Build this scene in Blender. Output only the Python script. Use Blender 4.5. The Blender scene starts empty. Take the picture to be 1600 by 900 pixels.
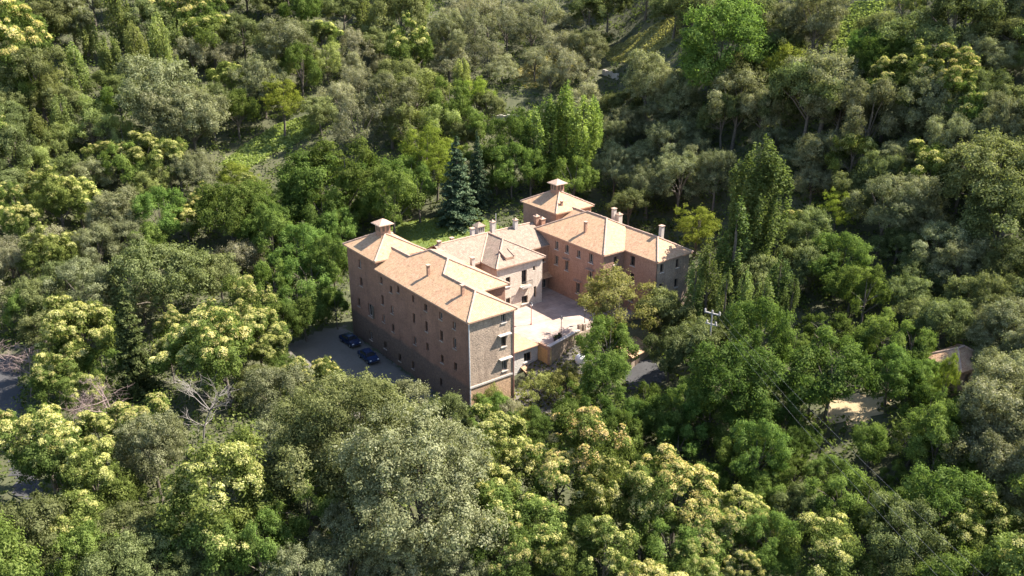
import bpy, bmesh, math, random
import numpy as np
from mathutils import Vector, Matrix

# ------------------------------------------------------------------ camera, sky, sun, exposure
S = bpy.context.scene
COL = S.collection
F_PX, PITCH, CAMZ = 1350.0, math.radians(21.95), 59.81      # focal length in px of the 1600 px wide photograph
cam_d = bpy.data.cameras.new('camera'); cam = bpy.data.objects.new('camera', cam_d); COL.objects.link(cam)
cam_d.sensor_width = 36.0; cam_d.lens = 36.0 * F_PX / 1600.0
cam_d.clip_start = 0.5; cam_d.clip_end = 3000
cam.location = (0, 0, CAMZ); cam.rotation_euler = (math.pi / 2 - PITCH, 0, 0)
S.camera = cam
YAW = math.radians(37.14)                                    # building axes against the camera heading
BO = np.array([-5.70, 101.52])                               # building origin (near left eave corner) in the world
SUN_AZ = YAW - math.radians(22.0)                            # direction towards the sun, from +X counter-clockwise
SUN_EL = math.radians(51.0)
W = bpy.data.worlds.new('World'); S.world = W; W.use_nodes = True
nt = W.node_tree; bg = nt.nodes['Background']
sky = nt.nodes.new('ShaderNodeTexSky'); sky.sky_type = 'NISHITA'; sky.sun_disc = False
sky.sun_elevation = SUN_EL; sky.sun_rotation = math.pi / 2 - SUN_AZ
sky.air_density = 1.0; sky.dust_density = 0.6
nt.links.new(sky.outputs[0], bg.inputs[0]); bg.inputs[1].default_value = 0.095
sd = bpy.data.lights.new('sun', 'SUN'); sd.energy = 4.5; sd.angle = math.radians(0.5); sd.color = (1.0, 0.945, 0.85)
sun = bpy.data.objects.new('sun', sd); COL.objects.link(sun)
sv = Vector((math.cos(SUN_AZ) * math.cos(SUN_EL), math.sin(SUN_AZ) * math.cos(SUN_EL), math.sin(SUN_EL)))
sun.rotation_euler = sv.to_track_quat('Z', 'Y').to_euler(); sun.location = (0, 0, 150)
S.view_settings.view_transform = 'Standard'; S.view_settings.look = 'None'
S.view_settings.exposure = 2.0; S.view_settings.gamma = 1.0; S.view_settings.use_curve_mapping = False
S.cycles.max_bounces = 3; S.cycles.diffuse_bounces = 2; S.cycles.transmission_bounces = 3; S.cycles.glossy_bounces = 2

rng = np.random.default_rng(7)
random.seed(7)

# ------------------------------------------------------------------ coordinates
def b2w(x, y):
    c, s = math.cos(YAW), math.sin(YAW)
    return BO[0] + c * x - s * y, BO[1] + s * x + c * y
def w2b(u, v):
    c, s = math.cos(YAW), math.sin(YAW)
    du, dv = u - BO[0], v - BO[1]
    return c * du + s * dv, -s * du + c * dv
def splus(x, w): return w * np.log1p(np.exp(np.clip(x / w, -40, 40)))
def sstep(x, a, b):
    t = np.clip((x - a) / (b - a), 0, 1); return t * t * (3 - 2 * t)
def terrain(u, v):
    u = np.asarray(u, float); v = np.asarray(v, float)
    bx, by = w2b(u, v)
    z = 3.4 * sstep(bx, 6, 34) - 1.2 * sstep(-bx, 14, 60) - 1.5 * sstep(-by, 2, 40)
    v0 = 160 + 0.50 * np.minimum(u + 22, 0) - 0.85 * np.maximum(u - 22, 0) * sstep(u, 22, 40)
    slope = 0.40 + 0.10 * sstep(u, 20, 80) - 0.02 * sstep(-u, 40, 120)
    hill = slope * splus(v - v0, 12)
    hill = 160 * np.tanh(hill / 160)
    z = z + hill + 0.20 * splus(u - 26, 6) * sstep(v, 30, 90)
    z = z + 0.5 * np.sin(u * 0.11 + 1.3) * np.sin(v * 0.09) * sstep(np.hypot(bx - 20, by - 15), 32, 60)
    inside = (bx > -0.3) & (bx < 45) & (by > -0.3) & (by < 36)
    z = np.where(inside, np.minimum(z, np.where(bx < 13, -0.4, 3.2)), z)
    return z
def tz(u, v): return float(terrain(u, v))
CP, SP = math.cos(PITCH), math.sin(PITCH)
def ray(px, py):
    a, b = (px - 800) / F_PX, -(py - 450) / F_PX
    d = np.array([a, CP + b * SP, -SP + b * CP]); return d / np.linalg.norm(d)
def ground(px, py, h=0.0):
    d = ray(px, py); t = np.linspace(25, 600, 2400)
    P = d[None, :] * t[:, None]; P[:, 2] += CAMZ
    below = np.nonzero(P[:, 2] < terrain(P[:, 0], P[:, 1]) + h)[0]
    i = below[0] if len(below) else len(t) - 1
    return P[i], t[i]

# ------------------------------------------------------------------ object helpers
def tag(o, label=None, cat=None, group=None, kind=None):
    if label: o['label'] = label
    if cat: o['category'] = cat
    if group: o['group'] = group
    if kind: o['kind'] = kind
    return o
def link(name, me, mat=None, parent=None):
    o = bpy.data.objects.new(name, me); COL.objects.link(o)
    if mat is not None and len(me.materials) == 0: me.materials.append(mat)
    if parent is not None: o.parent = parent
    return o
def empty(name, loc=(0, 0, 0), rz=0.0, parent=None):
    o = bpy.data.objects.new(name, None); COL.objects.link(o)
    o.location = loc; o.rotation_euler = (0, 0, rz); o.empty_display_size = 0.5
    if parent is not None: o.parent = parent
    return o
def mesh_from(name, V, Fc, smooth=False):
    me = bpy.data.meshes.new(name); me.from_pydata([tuple(map(float, v)) for v in V], [], [tuple(f) for f in Fc]); me.update()
    if smooth:
        me.polygons.foreach_set('use_smooth', [True] * len(me.polygons))
    return me
def quads_mesh(name, V, tint=None):
    """V: (n,4,3) array of quads -> one mesh, with a per-corner-point 'tint' attribute"""
    n = len(V); me = bpy.data.meshes.new(name)
    me.vertices.add(n * 4); me.vertices.foreach_set('co', V.reshape(-1).astype(np.float32))
    me.loops.add(n * 4); me.loops.foreach_set('vertex_index', np.arange(n * 4, dtype=np.int32))
    me.polygons.add(n); me.polygons.foreach_set('loop_start', np.arange(0, n * 4, 4, dtype=np.int32))
    if tint is not None:
        a = me.attributes.new('tint', 'FLOAT', 'POINT'); a.data.foreach_set('value', np.repeat(tint, 4).astype(np.float32))
    me.update(calc_edges=True)
    return me
class MB:
    """collects boxes, tubes and polygons into one mesh"""
    def __init__(self): self.V = []; self.F = []
    def poly(self, pts):
        i = len(self.V); self.V += [tuple(p) for p in pts]; self.F.append(tuple(range(i, i + len(pts)))); return self
    def box(self, x0, x1, y0, y1, z0, z1):
        i = len(self.V)
        self.V += [(x0, y0, z0), (x1, y0, z0), (x1, y1, z0), (x0, y1, z0), (x0, y0, z1), (x1, y0, z1), (x1, y1, z1), (x0, y1, z1)]
        self.F += [tuple(i + k for k in f) for f in ((3, 2, 1, 0), (4, 5, 6, 7), (0, 1, 5, 4), (1, 2, 6, 5), (2, 3, 7, 6), (3, 0, 4, 7))]
        return self
    def frustum(self, cx, cy, z0, z1, a0, b0, a1, b1):
        i = len(self.V)
        for (z, a, b) in ((z0, a0, b0), (z1, a1, b1)):
            self.V += [(cx - a, cy - b, z), (cx + a, cy - b, z), (cx + a, cy + b, z), (cx - a, cy + b, z)]
        self.F += [tuple(i + k for k in f) for f in ((3, 2, 1, 0), (4, 5, 6, 7), (0, 1, 5, 4), (1, 2, 6, 5), (2, 3, 7, 6), (3, 0, 4, 7))]
        return self
    def tube(self, pts, rad, n=6, cap=True):
        pts = [Vector(p) for p in pts]
        if not hasattr(rad, '__len__'): rad = [rad] * len(pts)
        i0 = len(self.V)
        for k, p in enumerate(pts):
            d = (pts[min(k + 1, len(pts) - 1)] - pts[max(k - 1, 0)])
            d = d.normalized() if d.length > 1e-9 else Vector((0, 0, 1))
            a = d.cross(Vector((0.31, 0.95, 0.05)))
            if a.length < 0.05: a = d.cross(Vector((1, 0, 0)))
            a.normalize(); b = d.cross(a)
            for j in range(n):
                t = 2 * math.pi * j / n
                self.V.append(tuple(p + (a * math.cos(t) + b * math.sin(t)) * rad[k]))
        for k in range(len(pts) - 1):
            for j in range(n):
                q = (j + 1) % n
                self.F.append((i0 + k * n + j, i0 + k * n + q, i0 + (k + 1) * n + q, i0 + (k + 1) * n + j))
        if cap:
            self.F.append(tuple(i0 + j for j in reversed(range(n)))); self.F.append(tuple(i0 + (len(pts) - 1) * n + j for j in range(n)))
        return self
    def lathe(self, prof, n=10, cx=0, cy=0):
        i0 = len(self.V)
        for r, z in prof:
            for j in range(n):
                t = 2 * math.pi * j / n; self.V.append((cx + r * math.cos(t), cy + r * math.sin(t), z))
        for k in range(len(prof) - 1):
            for j in range(n):
                q = (j + 1) % n; self.F.append((i0 + k * n + j, i0 + k * n + q, i0 + (k + 1) * n + q, i0 + (k + 1) * n + j))
        self.F.append(tuple(i0 + (len(prof) - 1) * n + j for j in range(n)))
        return self
    def mesh(self, name, smooth=False, fix=True):
        me = mesh_from(name, self.V, self.F, smooth)
        if fix:
            bm = bmesh.new(); bm.from_mesh(me); bmesh.ops.remove_doubles(bm, verts=bm.verts, dist=0.0005)
            bmesh.ops.recalc_face_normals(bm, faces=bm.faces); bm.to_mesh(me); bm.free()
            if smooth: me.polygons.foreach_set('use_smooth', [True] * len(me.polygons))
        return me
    def build(self, name, mat, parent=None, smooth=False, fix=True):
        return link(name, self.mesh(name, smooth, fix), mat, parent)

# ------------------------------------------------------------------ materials
def new_mat(name):
    m = bpy.data.materials.new(name); m.use_nodes = True
    t = m.node_tree; return m, t, t.nodes['Principled BSDF'], t.nodes['Material Output']
def N(t, typ, **kw):
    n = t.nodes.new(typ)
    for k, v in kw.items():
        if k.startswith('i_'): n.inputs[k[2:].replace('_', ' ')].default_value = v
        else: setattr(n, k, v)
    return n
def ramp(t, fac, stops):
    r = t.nodes.new('ShaderNodeValToRGB'); e = r.color_ramp.elements
    while len(e) < len(stops): e.new(0.5)
    for k, (p, c) in enumerate(stops): e[k].position = p; e[k].color = (*c, 1)
    t.links.new(fac, r.inputs[0]); return r.outputs[0]
def mixc(t, fac, a, b, mode='MIX'):
    m = t.nodes.new('ShaderNodeMix'); m.data_type = 'RGBA'; m.blend_type = mode
    for s, v in ((m.inputs[0], fac), (m.inputs[6], a), (m.inputs[7], b)):
        if hasattr(v, 'is_linked'): t.links.new(v, s)
        else: s.default_value = (*v, 1) if hasattr(v, '__len__') else v
    return m.outputs[2]
def noise(t, scale, detail=4, rough=0.6, coord=None):
    n = N(t, 'ShaderNodeTexNoise'); n.inputs['Scale'].default_value = scale; n.inputs['Detail'].default_value = detail; n.inputs['Roughness'].default_value = rough
    if coord is None:
        tc = N(t, 'ShaderNodeTexCoord'); coord = tc.outputs['Object']
    t.links.new(coord, n.inputs['Vector']); return n.outputs[0]
def bump(t, h, strength, dist, bsdf):
    b = N(t, 'ShaderNodeBump'); b.inputs['Strength'].default_value = strength; b.inputs['Distance'].default_value = dist
    t.links.new(h, b.inputs['Height']); t.links.new(b.outputs[0], bsdf.inputs['Normal'])
def plain(name, col, rough=0.7, metal=0.0, var=0.25, scale=3.0, bmp=0.0):
    m, t, p, o = new_mat(name)
    n = noise(t, scale)
    lo = tuple(c * (1 - var) for c in col); hi = tuple(min(1, c * (1 + var)) for c in col)
    t.links.new(ramp(t, n, [(0.3, lo), (0.7, hi)]), p.inputs['Base Color'])
    p.inputs['Roughness'].default_value = rough; p.inputs['Metallic'].default_value = metal
    if bmp: bump(t, n, 0.5, bmp, p)
    return m
def leaf_mat(name, dark, light, trans=0.35, third=None, objvar=0.35, transcol=None):
    m, t, p, o = new_mat(name); t.nodes.remove(p)
    at = N(t, 'ShaderNodeAttribute', attribute_name='tint')
    stops = [(0.0, dark), (0.65, light)] + ([(1.0, third)] if third else [(1.0, tuple(min(1, c * 1.35) for c in light))])
    c = ramp(t, at.outputs['Fac'], stops)
    oi = N(t, 'ShaderNodeObjectInfo')
    # each tree of a kind keeps its own slight shift of hue and value
    hs = N(t, 'ShaderNodeHueSaturation')
    mr = N(t, 'ShaderNodeMapRange'); mr.inputs[3].default_value = 0.474; mr.inputs[4].default_value = 0.506; t.links.new(oi.outputs['Random'], mr.inputs[0])
    ml = N(t, 'ShaderNodeMath', operation='MULTIPLY'); ml.inputs[1].default_value = 7.31; t.links.new(oi.outputs['Random'], ml.inputs[0])
    fr = N(t, 'ShaderNodeMath', operation='FRACT'); t.links.new(ml.outputs[0], fr.inputs[0])
    mv = N(t, 'ShaderNodeMapRange'); mv.inputs[3].default_value = 1 - objvar; mv.inputs[4].default_value = 1 + objvar; t.links.new(fr.outputs[0], mv.inputs[0])
    t.links.new(mr.outputs[0], hs.inputs['Hue']); t.links.new(mv.outputs[0], hs.inputs['Value']); t.links.new(c, hs.inputs['Color'])
    df = N(t, 'ShaderNodeBsdfDiffuse'); tr = N(t, 'ShaderNodeBsdfTranslucent'); mx = N(t, 'ShaderNodeMixShader')
    t.links.new(hs.outputs[0], df.inputs[0])
    t.links.new(mixc(t, 1.0, hs.outputs[0], transcol or (1.08, 1.15, 0.6), 'MULTIPLY'), tr.inputs[0])
    mx.inputs[0].default_value = min(0.5, trans + 0.07)
    t.links.new(df.outputs[0], mx.inputs[1]); t.links.new(tr.outputs[0], mx.inputs[2]); t.links.new(mx.outputs[0], o.inputs[0])
    return m
M = {}
M['oak'] = leaf_mat('oak_leaf', (0.058, 0.073, 0.026), (0.157, 0.181, 0.072), 0.36, (0.246, 0.265, 0.125), 0.25)
M['oak_grey'] = leaf_mat('grey_oak_leaf', (0.087, 0.095, 0.044), (0.218, 0.229, 0.122), 0.34, (0.336, 0.335, 0.200), 0.22)
M['green'] = leaf_mat('green_leaf', (0.046, 0.082, 0.018), (0.137, 0.199, 0.050), 0.42, (0.207, 0.265, 0.080), 0.3)
M['chestnut'] = leaf_mat('chestnut_leaf', (0.048, 0.074, 0.018), (0.145, 0.192, 0.050), 0.40, (0.23, 0.275, 0.085), 0.25)
M['blossom'] = leaf_mat('chestnut_blossom', (0.33, 0.32, 0.10), (0.56, 0.53, 0.21), 0.4, (0.72, 0.67, 0.34), 0.2)
M['blossom_orange'] = leaf_mat('faded_blossom', (0.36, 0.30, 0.10), (0.60, 0.50, 0.21), 0.4, (0.74, 0.62, 0.32), 0.1)
M['poplar'] = leaf_mat('poplar_leaf', (0.071, 0.106, 0.030), (0.171, 0.226, 0.077), 0.42, (0.262, 0.317, 0.134))
M['lime'] = leaf_mat('lime_leaf', (0.105, 0.140, 0.022), (0.225, 0.270, 0.052), 0.46, (0.31, 0.345, 0.09), 0.2)
M['fresh'] = leaf_mat('fresh_poplar_leaf', (0.115, 0.165, 0.036), (0.245, 0.315, 0.085), 0.46, (0.34, 0.40, 0.14), 0.2)
M['olive'] = leaf_mat('olive_yellow_leaf', (0.12, 0.13, 0.036), (0.26, 0.265, 0.090), 0.42, (0.36, 0.35, 0.14), 0.15)
M['conifer'] = leaf_mat('fir_needle', (0.018, 0.042, 0.023), (0.067, 0.099, 0.055), 0.15, (0.138, 0.166, 0.090))
M['cypress'] = leaf_mat('cypress_needle', (0.040, 0.058, 0.018), (0.125, 0.145, 0.052), 0.25, (0.20, 0.21, 0.09))
M['scrub'] = leaf_mat('scrub_leaf', (0.123, 0.123, 0.067), (0.261, 0.258, 0.151), 0.34, (0.378, 0.366, 0.238), 0.3)
M['upright'] = leaf_mat('aspen_leaf', (0.113, 0.140, 0.043), (0.243, 0.281, 0.099), 0.45, (0.335, 0.362, 0.151))
M['under'] = leaf_mat('undergrowth_leaf', (0.036, 0.055, 0.015), (0.115, 0.150, 0.042), 0.35, (0.20, 0.225, 0.08), 0.0)
M['straw'] = leaf_mat('dry_grass_blade', (0.20, 0.185, 0.07), (0.38, 0.35, 0.15), 0.4, (0.48, 0.44, 0.22), 0.0)
M['bark'] = plain('bark', (0.10, 0.08, 0.06), 0.9, var=0.4, scale=6, bmp=0.03)
M['bark_pale'] = plain('pale_dead_wood', (0.194, 0.169, 0.148), 0.85, var=0.3, scale=4)
M['bark_pink'] = plain('pinkish_dead_twigs', (0.202, 0.143, 0.125), 0.9, var=0.3, scale=4)

def roof_mat(name, a, b, c, moss):
    m, t, p, o = new_mat(name)
    uv = N(t, 'ShaderNodeUVMap'); 
    big = noise(t, 0.55, 5, 0.65); mid = noise(t, 1.9, 4, 0.75); fine = noise(t, 6.5, 3, 0.75)
    col = ramp(t, mid, [(0.30, a), (0.52, b), (0.72, c)])
    col = mixc(t, ramp(t, big, [(0.42, (0, 0, 0)), (0.72, (0.75, 0.75, 0.75))]), col, moss)
    col = mixc(t, 0.8, col, ramp(t, fine, [(0.34, (0.34, 0.28, 0.25)), (0.47, (1, 1, 1)), (0.75, (1.12, 1.1, 1.08))]), 'MULTIPLY')
    wv = N(t, 'ShaderNodeTexWave'); wv.wave_type = 'BANDS'; wv.bands_direction = 'X'; wv.inputs['Scale'].default_value = 1.25; wv.inputs['Distortion'].default_value = 0.4
    t.links.new(uv.outputs[0], wv.inputs['Vector'])
    col = mixc(t, 0.16, col, ramp(t, wv.outputs[0], [(0.0, (0.55, 0.5, 0.48)), (0.6, (1.08, 1.08, 1.08))]), 'MULTIPLY')
    wr = N(t, 'ShaderNodeTexWave'); wr.wave_type = 'BANDS'; wr.bands_direction = 'Y'; wr.wave_profile = 'SAW'; wr.inputs['Scale'].default_value = 0.85; wr.inputs['Distortion'].default_value = 1.2
    t.links.new(uv.outputs[0], wr.inputs['Vector'])
    col = mixc(t, 0.16, col, ramp(t, wr.outputs[0], [(0.0, (0.6, 0.55, 0.5)), (0.35, (1, 1, 1))]), 'MULTIPLY')
    t.links.new(col, p.inputs['Base Color']); p.inputs['Roughness'].default_value = 0.85
    bump(t, wv.outputs[0], 0.35, 0.04, p)
    return m
M['roof'] = roof_mat('terracotta_tiles', (0.253, 0.141, 0.076), (0.374, 0.219, 0.126), (0.468, 0.307, 0.191), (0.346, 0.244, 0.129))
M['roof_old'] = roof_mat('weathered_tiles', (0.135, 0.090, 0.065), (0.234, 0.162, 0.117), (0.315, 0.230, 0.171), (0.180, 0.149, 0.104))
M['cap'] = plain('ridge_tiles', (0.347, 0.231, 0.167), 0.85, var=0.3, scale=4)
M['fascia'] = plain('eave_brick', (0.34, 0.20, 0.13), 0.9, var=0.3, scale=5)
def wall_mat(name, up_a, up_b, lo_a, lo_b, zsplit, stain):
    m, t, p, o = new_mat(name)
    n1 = noise(t, 0.45, 6, 0.65); n2 = noise(t, 3.2, 4, 0.7); n3 = noise(t, 5.0, 4, 0.75)
    upc = mixc(t, 0.5, ramp(t, n1, [(0.34, up_a), (0.66, up_b)]), ramp(t, n2, [(0.3, up_a), (0.7, up_b)]))
    loc = ramp(t, n2, [(0.3, lo_a), (0.7, lo_b)])
    tc = N(t, 'ShaderNodeTexCoord'); sx = N(t, 'ShaderNodeSeparateXYZ'); t.links.new(tc.outputs['Object'], sx.inputs[0])
    ad = N(t, 'ShaderNodeMath', operation='MULTIPLY_ADD'); ad.inputs[1].default_value = 1.4; t.links.new(n1, ad.inputs[0]); t.links.new(sx.outputs[2], ad.inputs[2])
    mr = N(t, 'ShaderNodeMapRange'); mr.inputs[1].default_value = zsplit + 0.45; mr.inputs[2].default_value = zsplit + 0.95; t.links.new(ad.outputs[0], mr.inputs[0])
    col = mixc(t, mr.outputs[0], loc, upc)
    st = N(t, 'ShaderNodeMapping'); st.inputs['Scale'].default_value = (1.1, 1.1, 0.16); t.links.new(tc.outputs['Object'], st.inputs[0])
    n4 = noise(t, 1.0, 5, 0.7, st.outputs[0])
    col = mixc(t, ramp(t, n4, [(0.5, (0, 0, 0)), (0.72, (0.6, 0.6, 0.6))]), col, stain)
    col = mixc(t, 0.6, col, ramp(t, n3, [(0.34, (0.46, 0.45, 0.45)), (0.52, (1.0, 1.0, 1.0)), (0.68, (1.22, 1.2, 1.16))]), 'MULTIPLY')
    t.links.new(col, p.inputs['Base Color']); p.inputs['Roughness'].default_value = 0.9
    bump(t, n3, 0.9, 0.10, p)
    return m
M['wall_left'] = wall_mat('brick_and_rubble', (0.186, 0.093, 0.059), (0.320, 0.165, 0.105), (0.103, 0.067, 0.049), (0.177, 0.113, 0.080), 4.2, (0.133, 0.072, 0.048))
M['wall_right'] = wall_mat('salmon_render', (0.281, 0.150, 0.097), (0.402, 0.231, 0.155), (0.247, 0.145, 0.100), (0.341, 0.211, 0.147), 4.0, (0.205, 0.118, 0.081))
M['wall_end'] = wall_mat('grey_rubble_end', (0.220, 0.163, 0.118), (0.450, 0.330, 0.236), (0.340, 0.211, 0.125), (0.480, 0.308, 0.182), 4.2, (0.170, 0.114, 0.080))
M['wall_face'] = wall_mat('cream_facade', (0.441, 0.341, 0.255), (0.682, 0.562, 0.451), (0.502, 0.401, 0.311), (0.702, 0.581, 0.472), 4.0, (0.361, 0.266, 0.196))
M['white_wall'] = wall_mat('whitewash', (0.510, 0.466, 0.414), (0.634, 0.590, 0.537), (0.440, 0.370, 0.299), (0.546, 0.484, 0.405), -1.5, (0.405, 0.343, 0.290))
M['yellow_wall'] = wall_mat('bounce_yellow_render', (0.458, 0.299, 0.132), (0.563, 0.396, 0.194), (0.352, 0.255, 0.158), (0.440, 0.326, 0.211), 0.5, (0.370, 0.229, 0.106))  # warm light bounced onto this shaded wall is painted into its yellow
M['stone'] = wall_mat('retaining_stone', (0.229, 0.163, 0.119), (0.405, 0.312, 0.238), (0.220, 0.163, 0.119), (0.370, 0.286, 0.211), 0.0, (0.158, 0.110, 0.084))
M['trim'] = plain('pale_stone_trim', (0.405, 0.352, 0.304), 0.8, var=0.15)
pm, t, p, o = new_mat('terrace_paving')
tcp = N(t, 'ShaderNodeTexCoord'); bk = N(t, 'ShaderNodeTexBrick'); bk.offset = 0.5
for k_, v_ in (('Scale', 0.55), ('Mortar Size', 0.012), ('Brick Width', 0.6), ('Row Height', 0.6)): bk.inputs[k_].default_value = v_
bk.inputs['Color1'].default_value = (0.285, 0.215, 0.18, 1); bk.inputs['Color2'].default_value = (0.335, 0.255, 0.212, 1); bk.inputs['Mortar'].default_value = (0.20, 0.15, 0.12, 1)
t.links.new(tcp.outputs['Object'], bk.inputs['Vector'])
pc_ = mixc(t, 0.85, bk.outputs[0], ramp(t, noise(t, 0.35, 6, 0.7), [(0.32, (0.66, 0.62, 0.58)), (0.6, (1.1, 1.08, 1.06))]), 'MULTIPLY')
t.links.new(pc_, p.inputs['Base Color']); p.inputs['Roughness'].default_value = 0.85; M['paving'] = pm
M['glass'] = plain('window_glass', (0.015, 0.018, 0.02), 0.15, var=0.3)
M['frame'] = plain('window_frame', (0.10, 0.07, 0.05), 0.6)
M['frame_pale'] = plain('pale_frame', (0.42, 0.36, 0.31), 0.6)
M['pipe_pale'] = plain('zinc_pipe', (0.50, 0.47, 0.44), 0.5)
M['pipe_red'] = plain('red_pipe', (0.32, 0.14, 0.11), 0.6)
M['iron'] = plain('dark_iron', (0.05, 0.045, 0.045), 0.6)
M['iron_red'] = plain('rust_red_iron', (0.30, 0.13, 0.10), 0.7)
M['lamp_glass'] = plain('lamp_glass', (0.72, 0.70, 0.66), 0.3, var=0.05)
M['car'] = plain('dark_blue_paint', (0.005, 0.016, 0.050), 0.25, var=0.05)
M['car2'] = plain('blue_paint', (0.006, 0.023, 0.068), 0.25, var=0.05)
M['tyre'] = plain('tyre', (0.02, 0.02, 0.02), 0.9)
M['rim'] = plain('rim', (0.35, 0.35, 0.36), 0.4, 0.8)
M['white'] = plain('white_plastic', (0.78, 0.76, 0.72), 0.5, var=0.06)
M['concrete'] = plain('concrete', (0.322, 0.294, 0.266), 0.85, var=0.2)
M['wire'] = plain('wire', (0.112, 0.112, 0.112), 0.5)

# ground
gm, t, p, o = new_mat('forest_floor')
n1 = noise(t, 0.05, 6, 0.7); n2 = noise(t, 0.9, 5, 0.7)
gc = mixc(t, 0.5, ramp(t, n1, [(0.35, (0.035, 0.045, 0.014)), (0.55, (0.06, 0.06, 0.025)), (0.75, (0.09, 0.095, 0.035))]), ramp(t, n2, [(0.3, (0.025, 0.03, 0.01)), (0.7, (0.09, 0.085, 0.04))]))
t.links.new(gc, p.inputs['Base Color']); p.inputs['Roughness'].default_value = 0.95; bump(t, n2, 0.8, 0.2, p); M['ground'] = gm
def soil(name, a, b, c, s1, s2):
    m, t, p, o = new_mat(name); n1 = noise(t, s1, 6, 0.65); n2 = noise(t, s2, 4, 0.7)
    col = mixc(t, 0.45, ramp(t, n1, [(0.3, a), (0.5, b), (0.72, c)]), ramp(t, n2, [(0.3, a), (0.7, c)]))
    t.links.new(col, p.inputs['Base Color']); p.inputs['Roughness'].default_value = 0.95; bump(t, n2, 0.6, 0.08, p); return m
M['lawn'] = soil('lawn_grass', (0.055, 0.085, 0.014), (0.09, 0.13, 0.022), (0.15, 0.17, 0.035), 0.15, 2.2)
M['meadow'] = soil('meadow_grass', (0.090, 0.095, 0.027), (0.171, 0.158, 0.054), (0.261, 0.225, 0.090), 0.09, 1.2)
M['green_meadow'] = soil('green_meadow_grass', (0.07, 0.09, 0.02), (0.14, 0.16, 0.04), (0.22, 0.22, 0.08), 0.09, 1.2)
M['dirt'] = soil('sandy_dirt', (0.272, 0.196, 0.104), (0.336, 0.248, 0.136), (0.400, 0.304, 0.176), 0.2, 2.0)
M['asphalt'] = soil('worn_asphalt', (0.031, 0.030, 0.030), (0.045, 0.042, 0.043), (0.062, 0.058, 0.058), 0.3, 3.0)
M['gravel'] = soil('parking_gravel', (0.088, 0.074, 0.059), (0.118, 0.101, 0.083), (0.147, 0.129, 0.106), 0.25, 3.0)

# ------------------------------------------------------------------ ground
gu = np.concatenate([np.linspace(-700, -200, 26)[:-1], np.linspace(-200, 200, 201), np.linspace(200, 700, 26)[1:]])
gv = np.concatenate([np.linspace(-120, 20, 15)[:-1], np.linspace(20, 320, 151), np.linspace(320, 1200, 36)[1:]])
UU, VV = np.meshgrid(gu, gv); ZZ = terrain(UU, VV)
nu, nv = len(gu), len(gv); idx = np.arange(nu * nv).reshape(nv, nu)
quads = np.stack([idx[:-1, :-1], idx[:-1, 1:], idx[1:, 1:], idx[1:, :-1]], -1).reshape(-1, 4)
me = mesh_from('ground', np.stack([UU, VV, ZZ], -1).reshape(-1, 3), quads.tolist(), True)
tag(link('ground', me, M['ground']), kind='structure')

def inpoly(x, y, P):
    x = np.asarray(x); y = np.asarray(y); r = np.zeros(x.shape, bool); n = len(P)
    for i in range(n):
        (x1, y1), (x2, y2) = P[i], P[(i + 1) % n]
        c = ((y1 > y) != (y2 > y)) & (x < (x2 - x1) * (y - y1) / (y2 - y1 + 1e-12) + x1); r ^= c
    return r
def patch(name, P, mat, off=0.07, res=0.6, wob=0.5):
    P = np.array(P); lo = P.min(0) - 1; hi = P.max(0) + 1
    xs = np.arange(lo[0], hi[0], res); ys = np.arange(lo[1], hi[1], res)
    X, Y = np.meshgrid(xs, ys); cx = X[:-1, :-1] + res / 2; cy = Y[:-1, :-1] + res / 2
    wx = cx + wob * np.sin(cy * 1.7) + wob * 0.6 * np.sin(cy * 4.1 + cx); wy = cy + wob * np.sin(cx * 1.5 + 1)
    k = inpoly(wx, wy, P.tolist())
    id_ = np.arange(X.size).reshape(X.shape)
    q = np.stack([id_[:-1, :-1], id_[:-1, 1:], id_[1:, 1:], id_[1:, :-1]], -1)[k]
    used = np.unique(q); rm = -np.ones(X.size, int); rm[used] = np.arange(len(used))
    V = np.stack([X, Y, terrain(X, Y) + off], -1).reshape(-1, 3)[used]
    return tag(link(name, mesh_from(name, V, rm[q].tolist(), True), mat), kind='structure')
def pix_poly(pts): return [tuple(ground(x, y)[0][:2]) for x, y in pts]
def bpoly(pts): return [b2w(x, y) for x, y in pts]
CLEAR = []          # polygons kept free of undergrowth
def clearing(name, P, mat, **kw): CLEAR.append(P); return patch(name, P, mat, **kw)
clearing('parking_ground', bpoly([(-11, -6), (0.3, -6), (0.3, 36.3), (-4, 37.0), (-11.5, 35), (-13.5, 22)]), M['gravel'], wob=0.15)
clearing('lawn', pix_poly([(600, 352), (640, 345), (700, 340), (770, 345), (800, 370), (760, 395), (690, 395), (620, 385)]), M['lawn'])
MEADOW = clearing('meadow', pix_poly([(940, 78), (985, 60), (1020, 42), (1062, 22), (1066, 58), (1020, 84), (985, 98), (950, 96)]), M['meadow'])
clearing('grass_slope', pix_poly([(1300, 78), (1315, 30), (1335, 4), (1385, 4), (1368, 50), (1345, 88), (1318, 92)]), M['green_meadow'])
clearing('scrub_grass', pix_poly([(800, 120), (850, 70), (905, 62), (920, 95), (860, 135), (820, 140)]), M['meadow'])
BANK = pix_poly([(345, 258), (385, 226), (430, 198), (490, 180), (506, 196), (470, 222), (420, 246), (372, 272)])
clearing('dirt_clearing', pix_poly([(1292, 626), (1330, 618), (1384, 620), (1376, 650), (1340, 668), (1294, 666)]), M['dirt'])
clearing('road', pix_poly([(-60, 560), (20, 560), (34, 610), (30, 690), (62, 760), (96, 840), (130, 930), (85, 930), (50, 830), (18, 740), (6, 640), (-60, 615)]), M['asphalt'], wob=0.25)
clearing('yard', pix_poly([(975, 568), (1020, 562), (1040, 590), (1010, 612), (978, 610)]), M['asphalt'], wob=0.1)
clearing('grass_bank', BANK, M['green_meadow'])
clearing('rubble_ground', bpoly([(3, -1), (16, 5.8), (24.5, 4.6), (22, -2), (14, -7), (4, -6)]), M['gravel'], wob=0.4)

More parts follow.
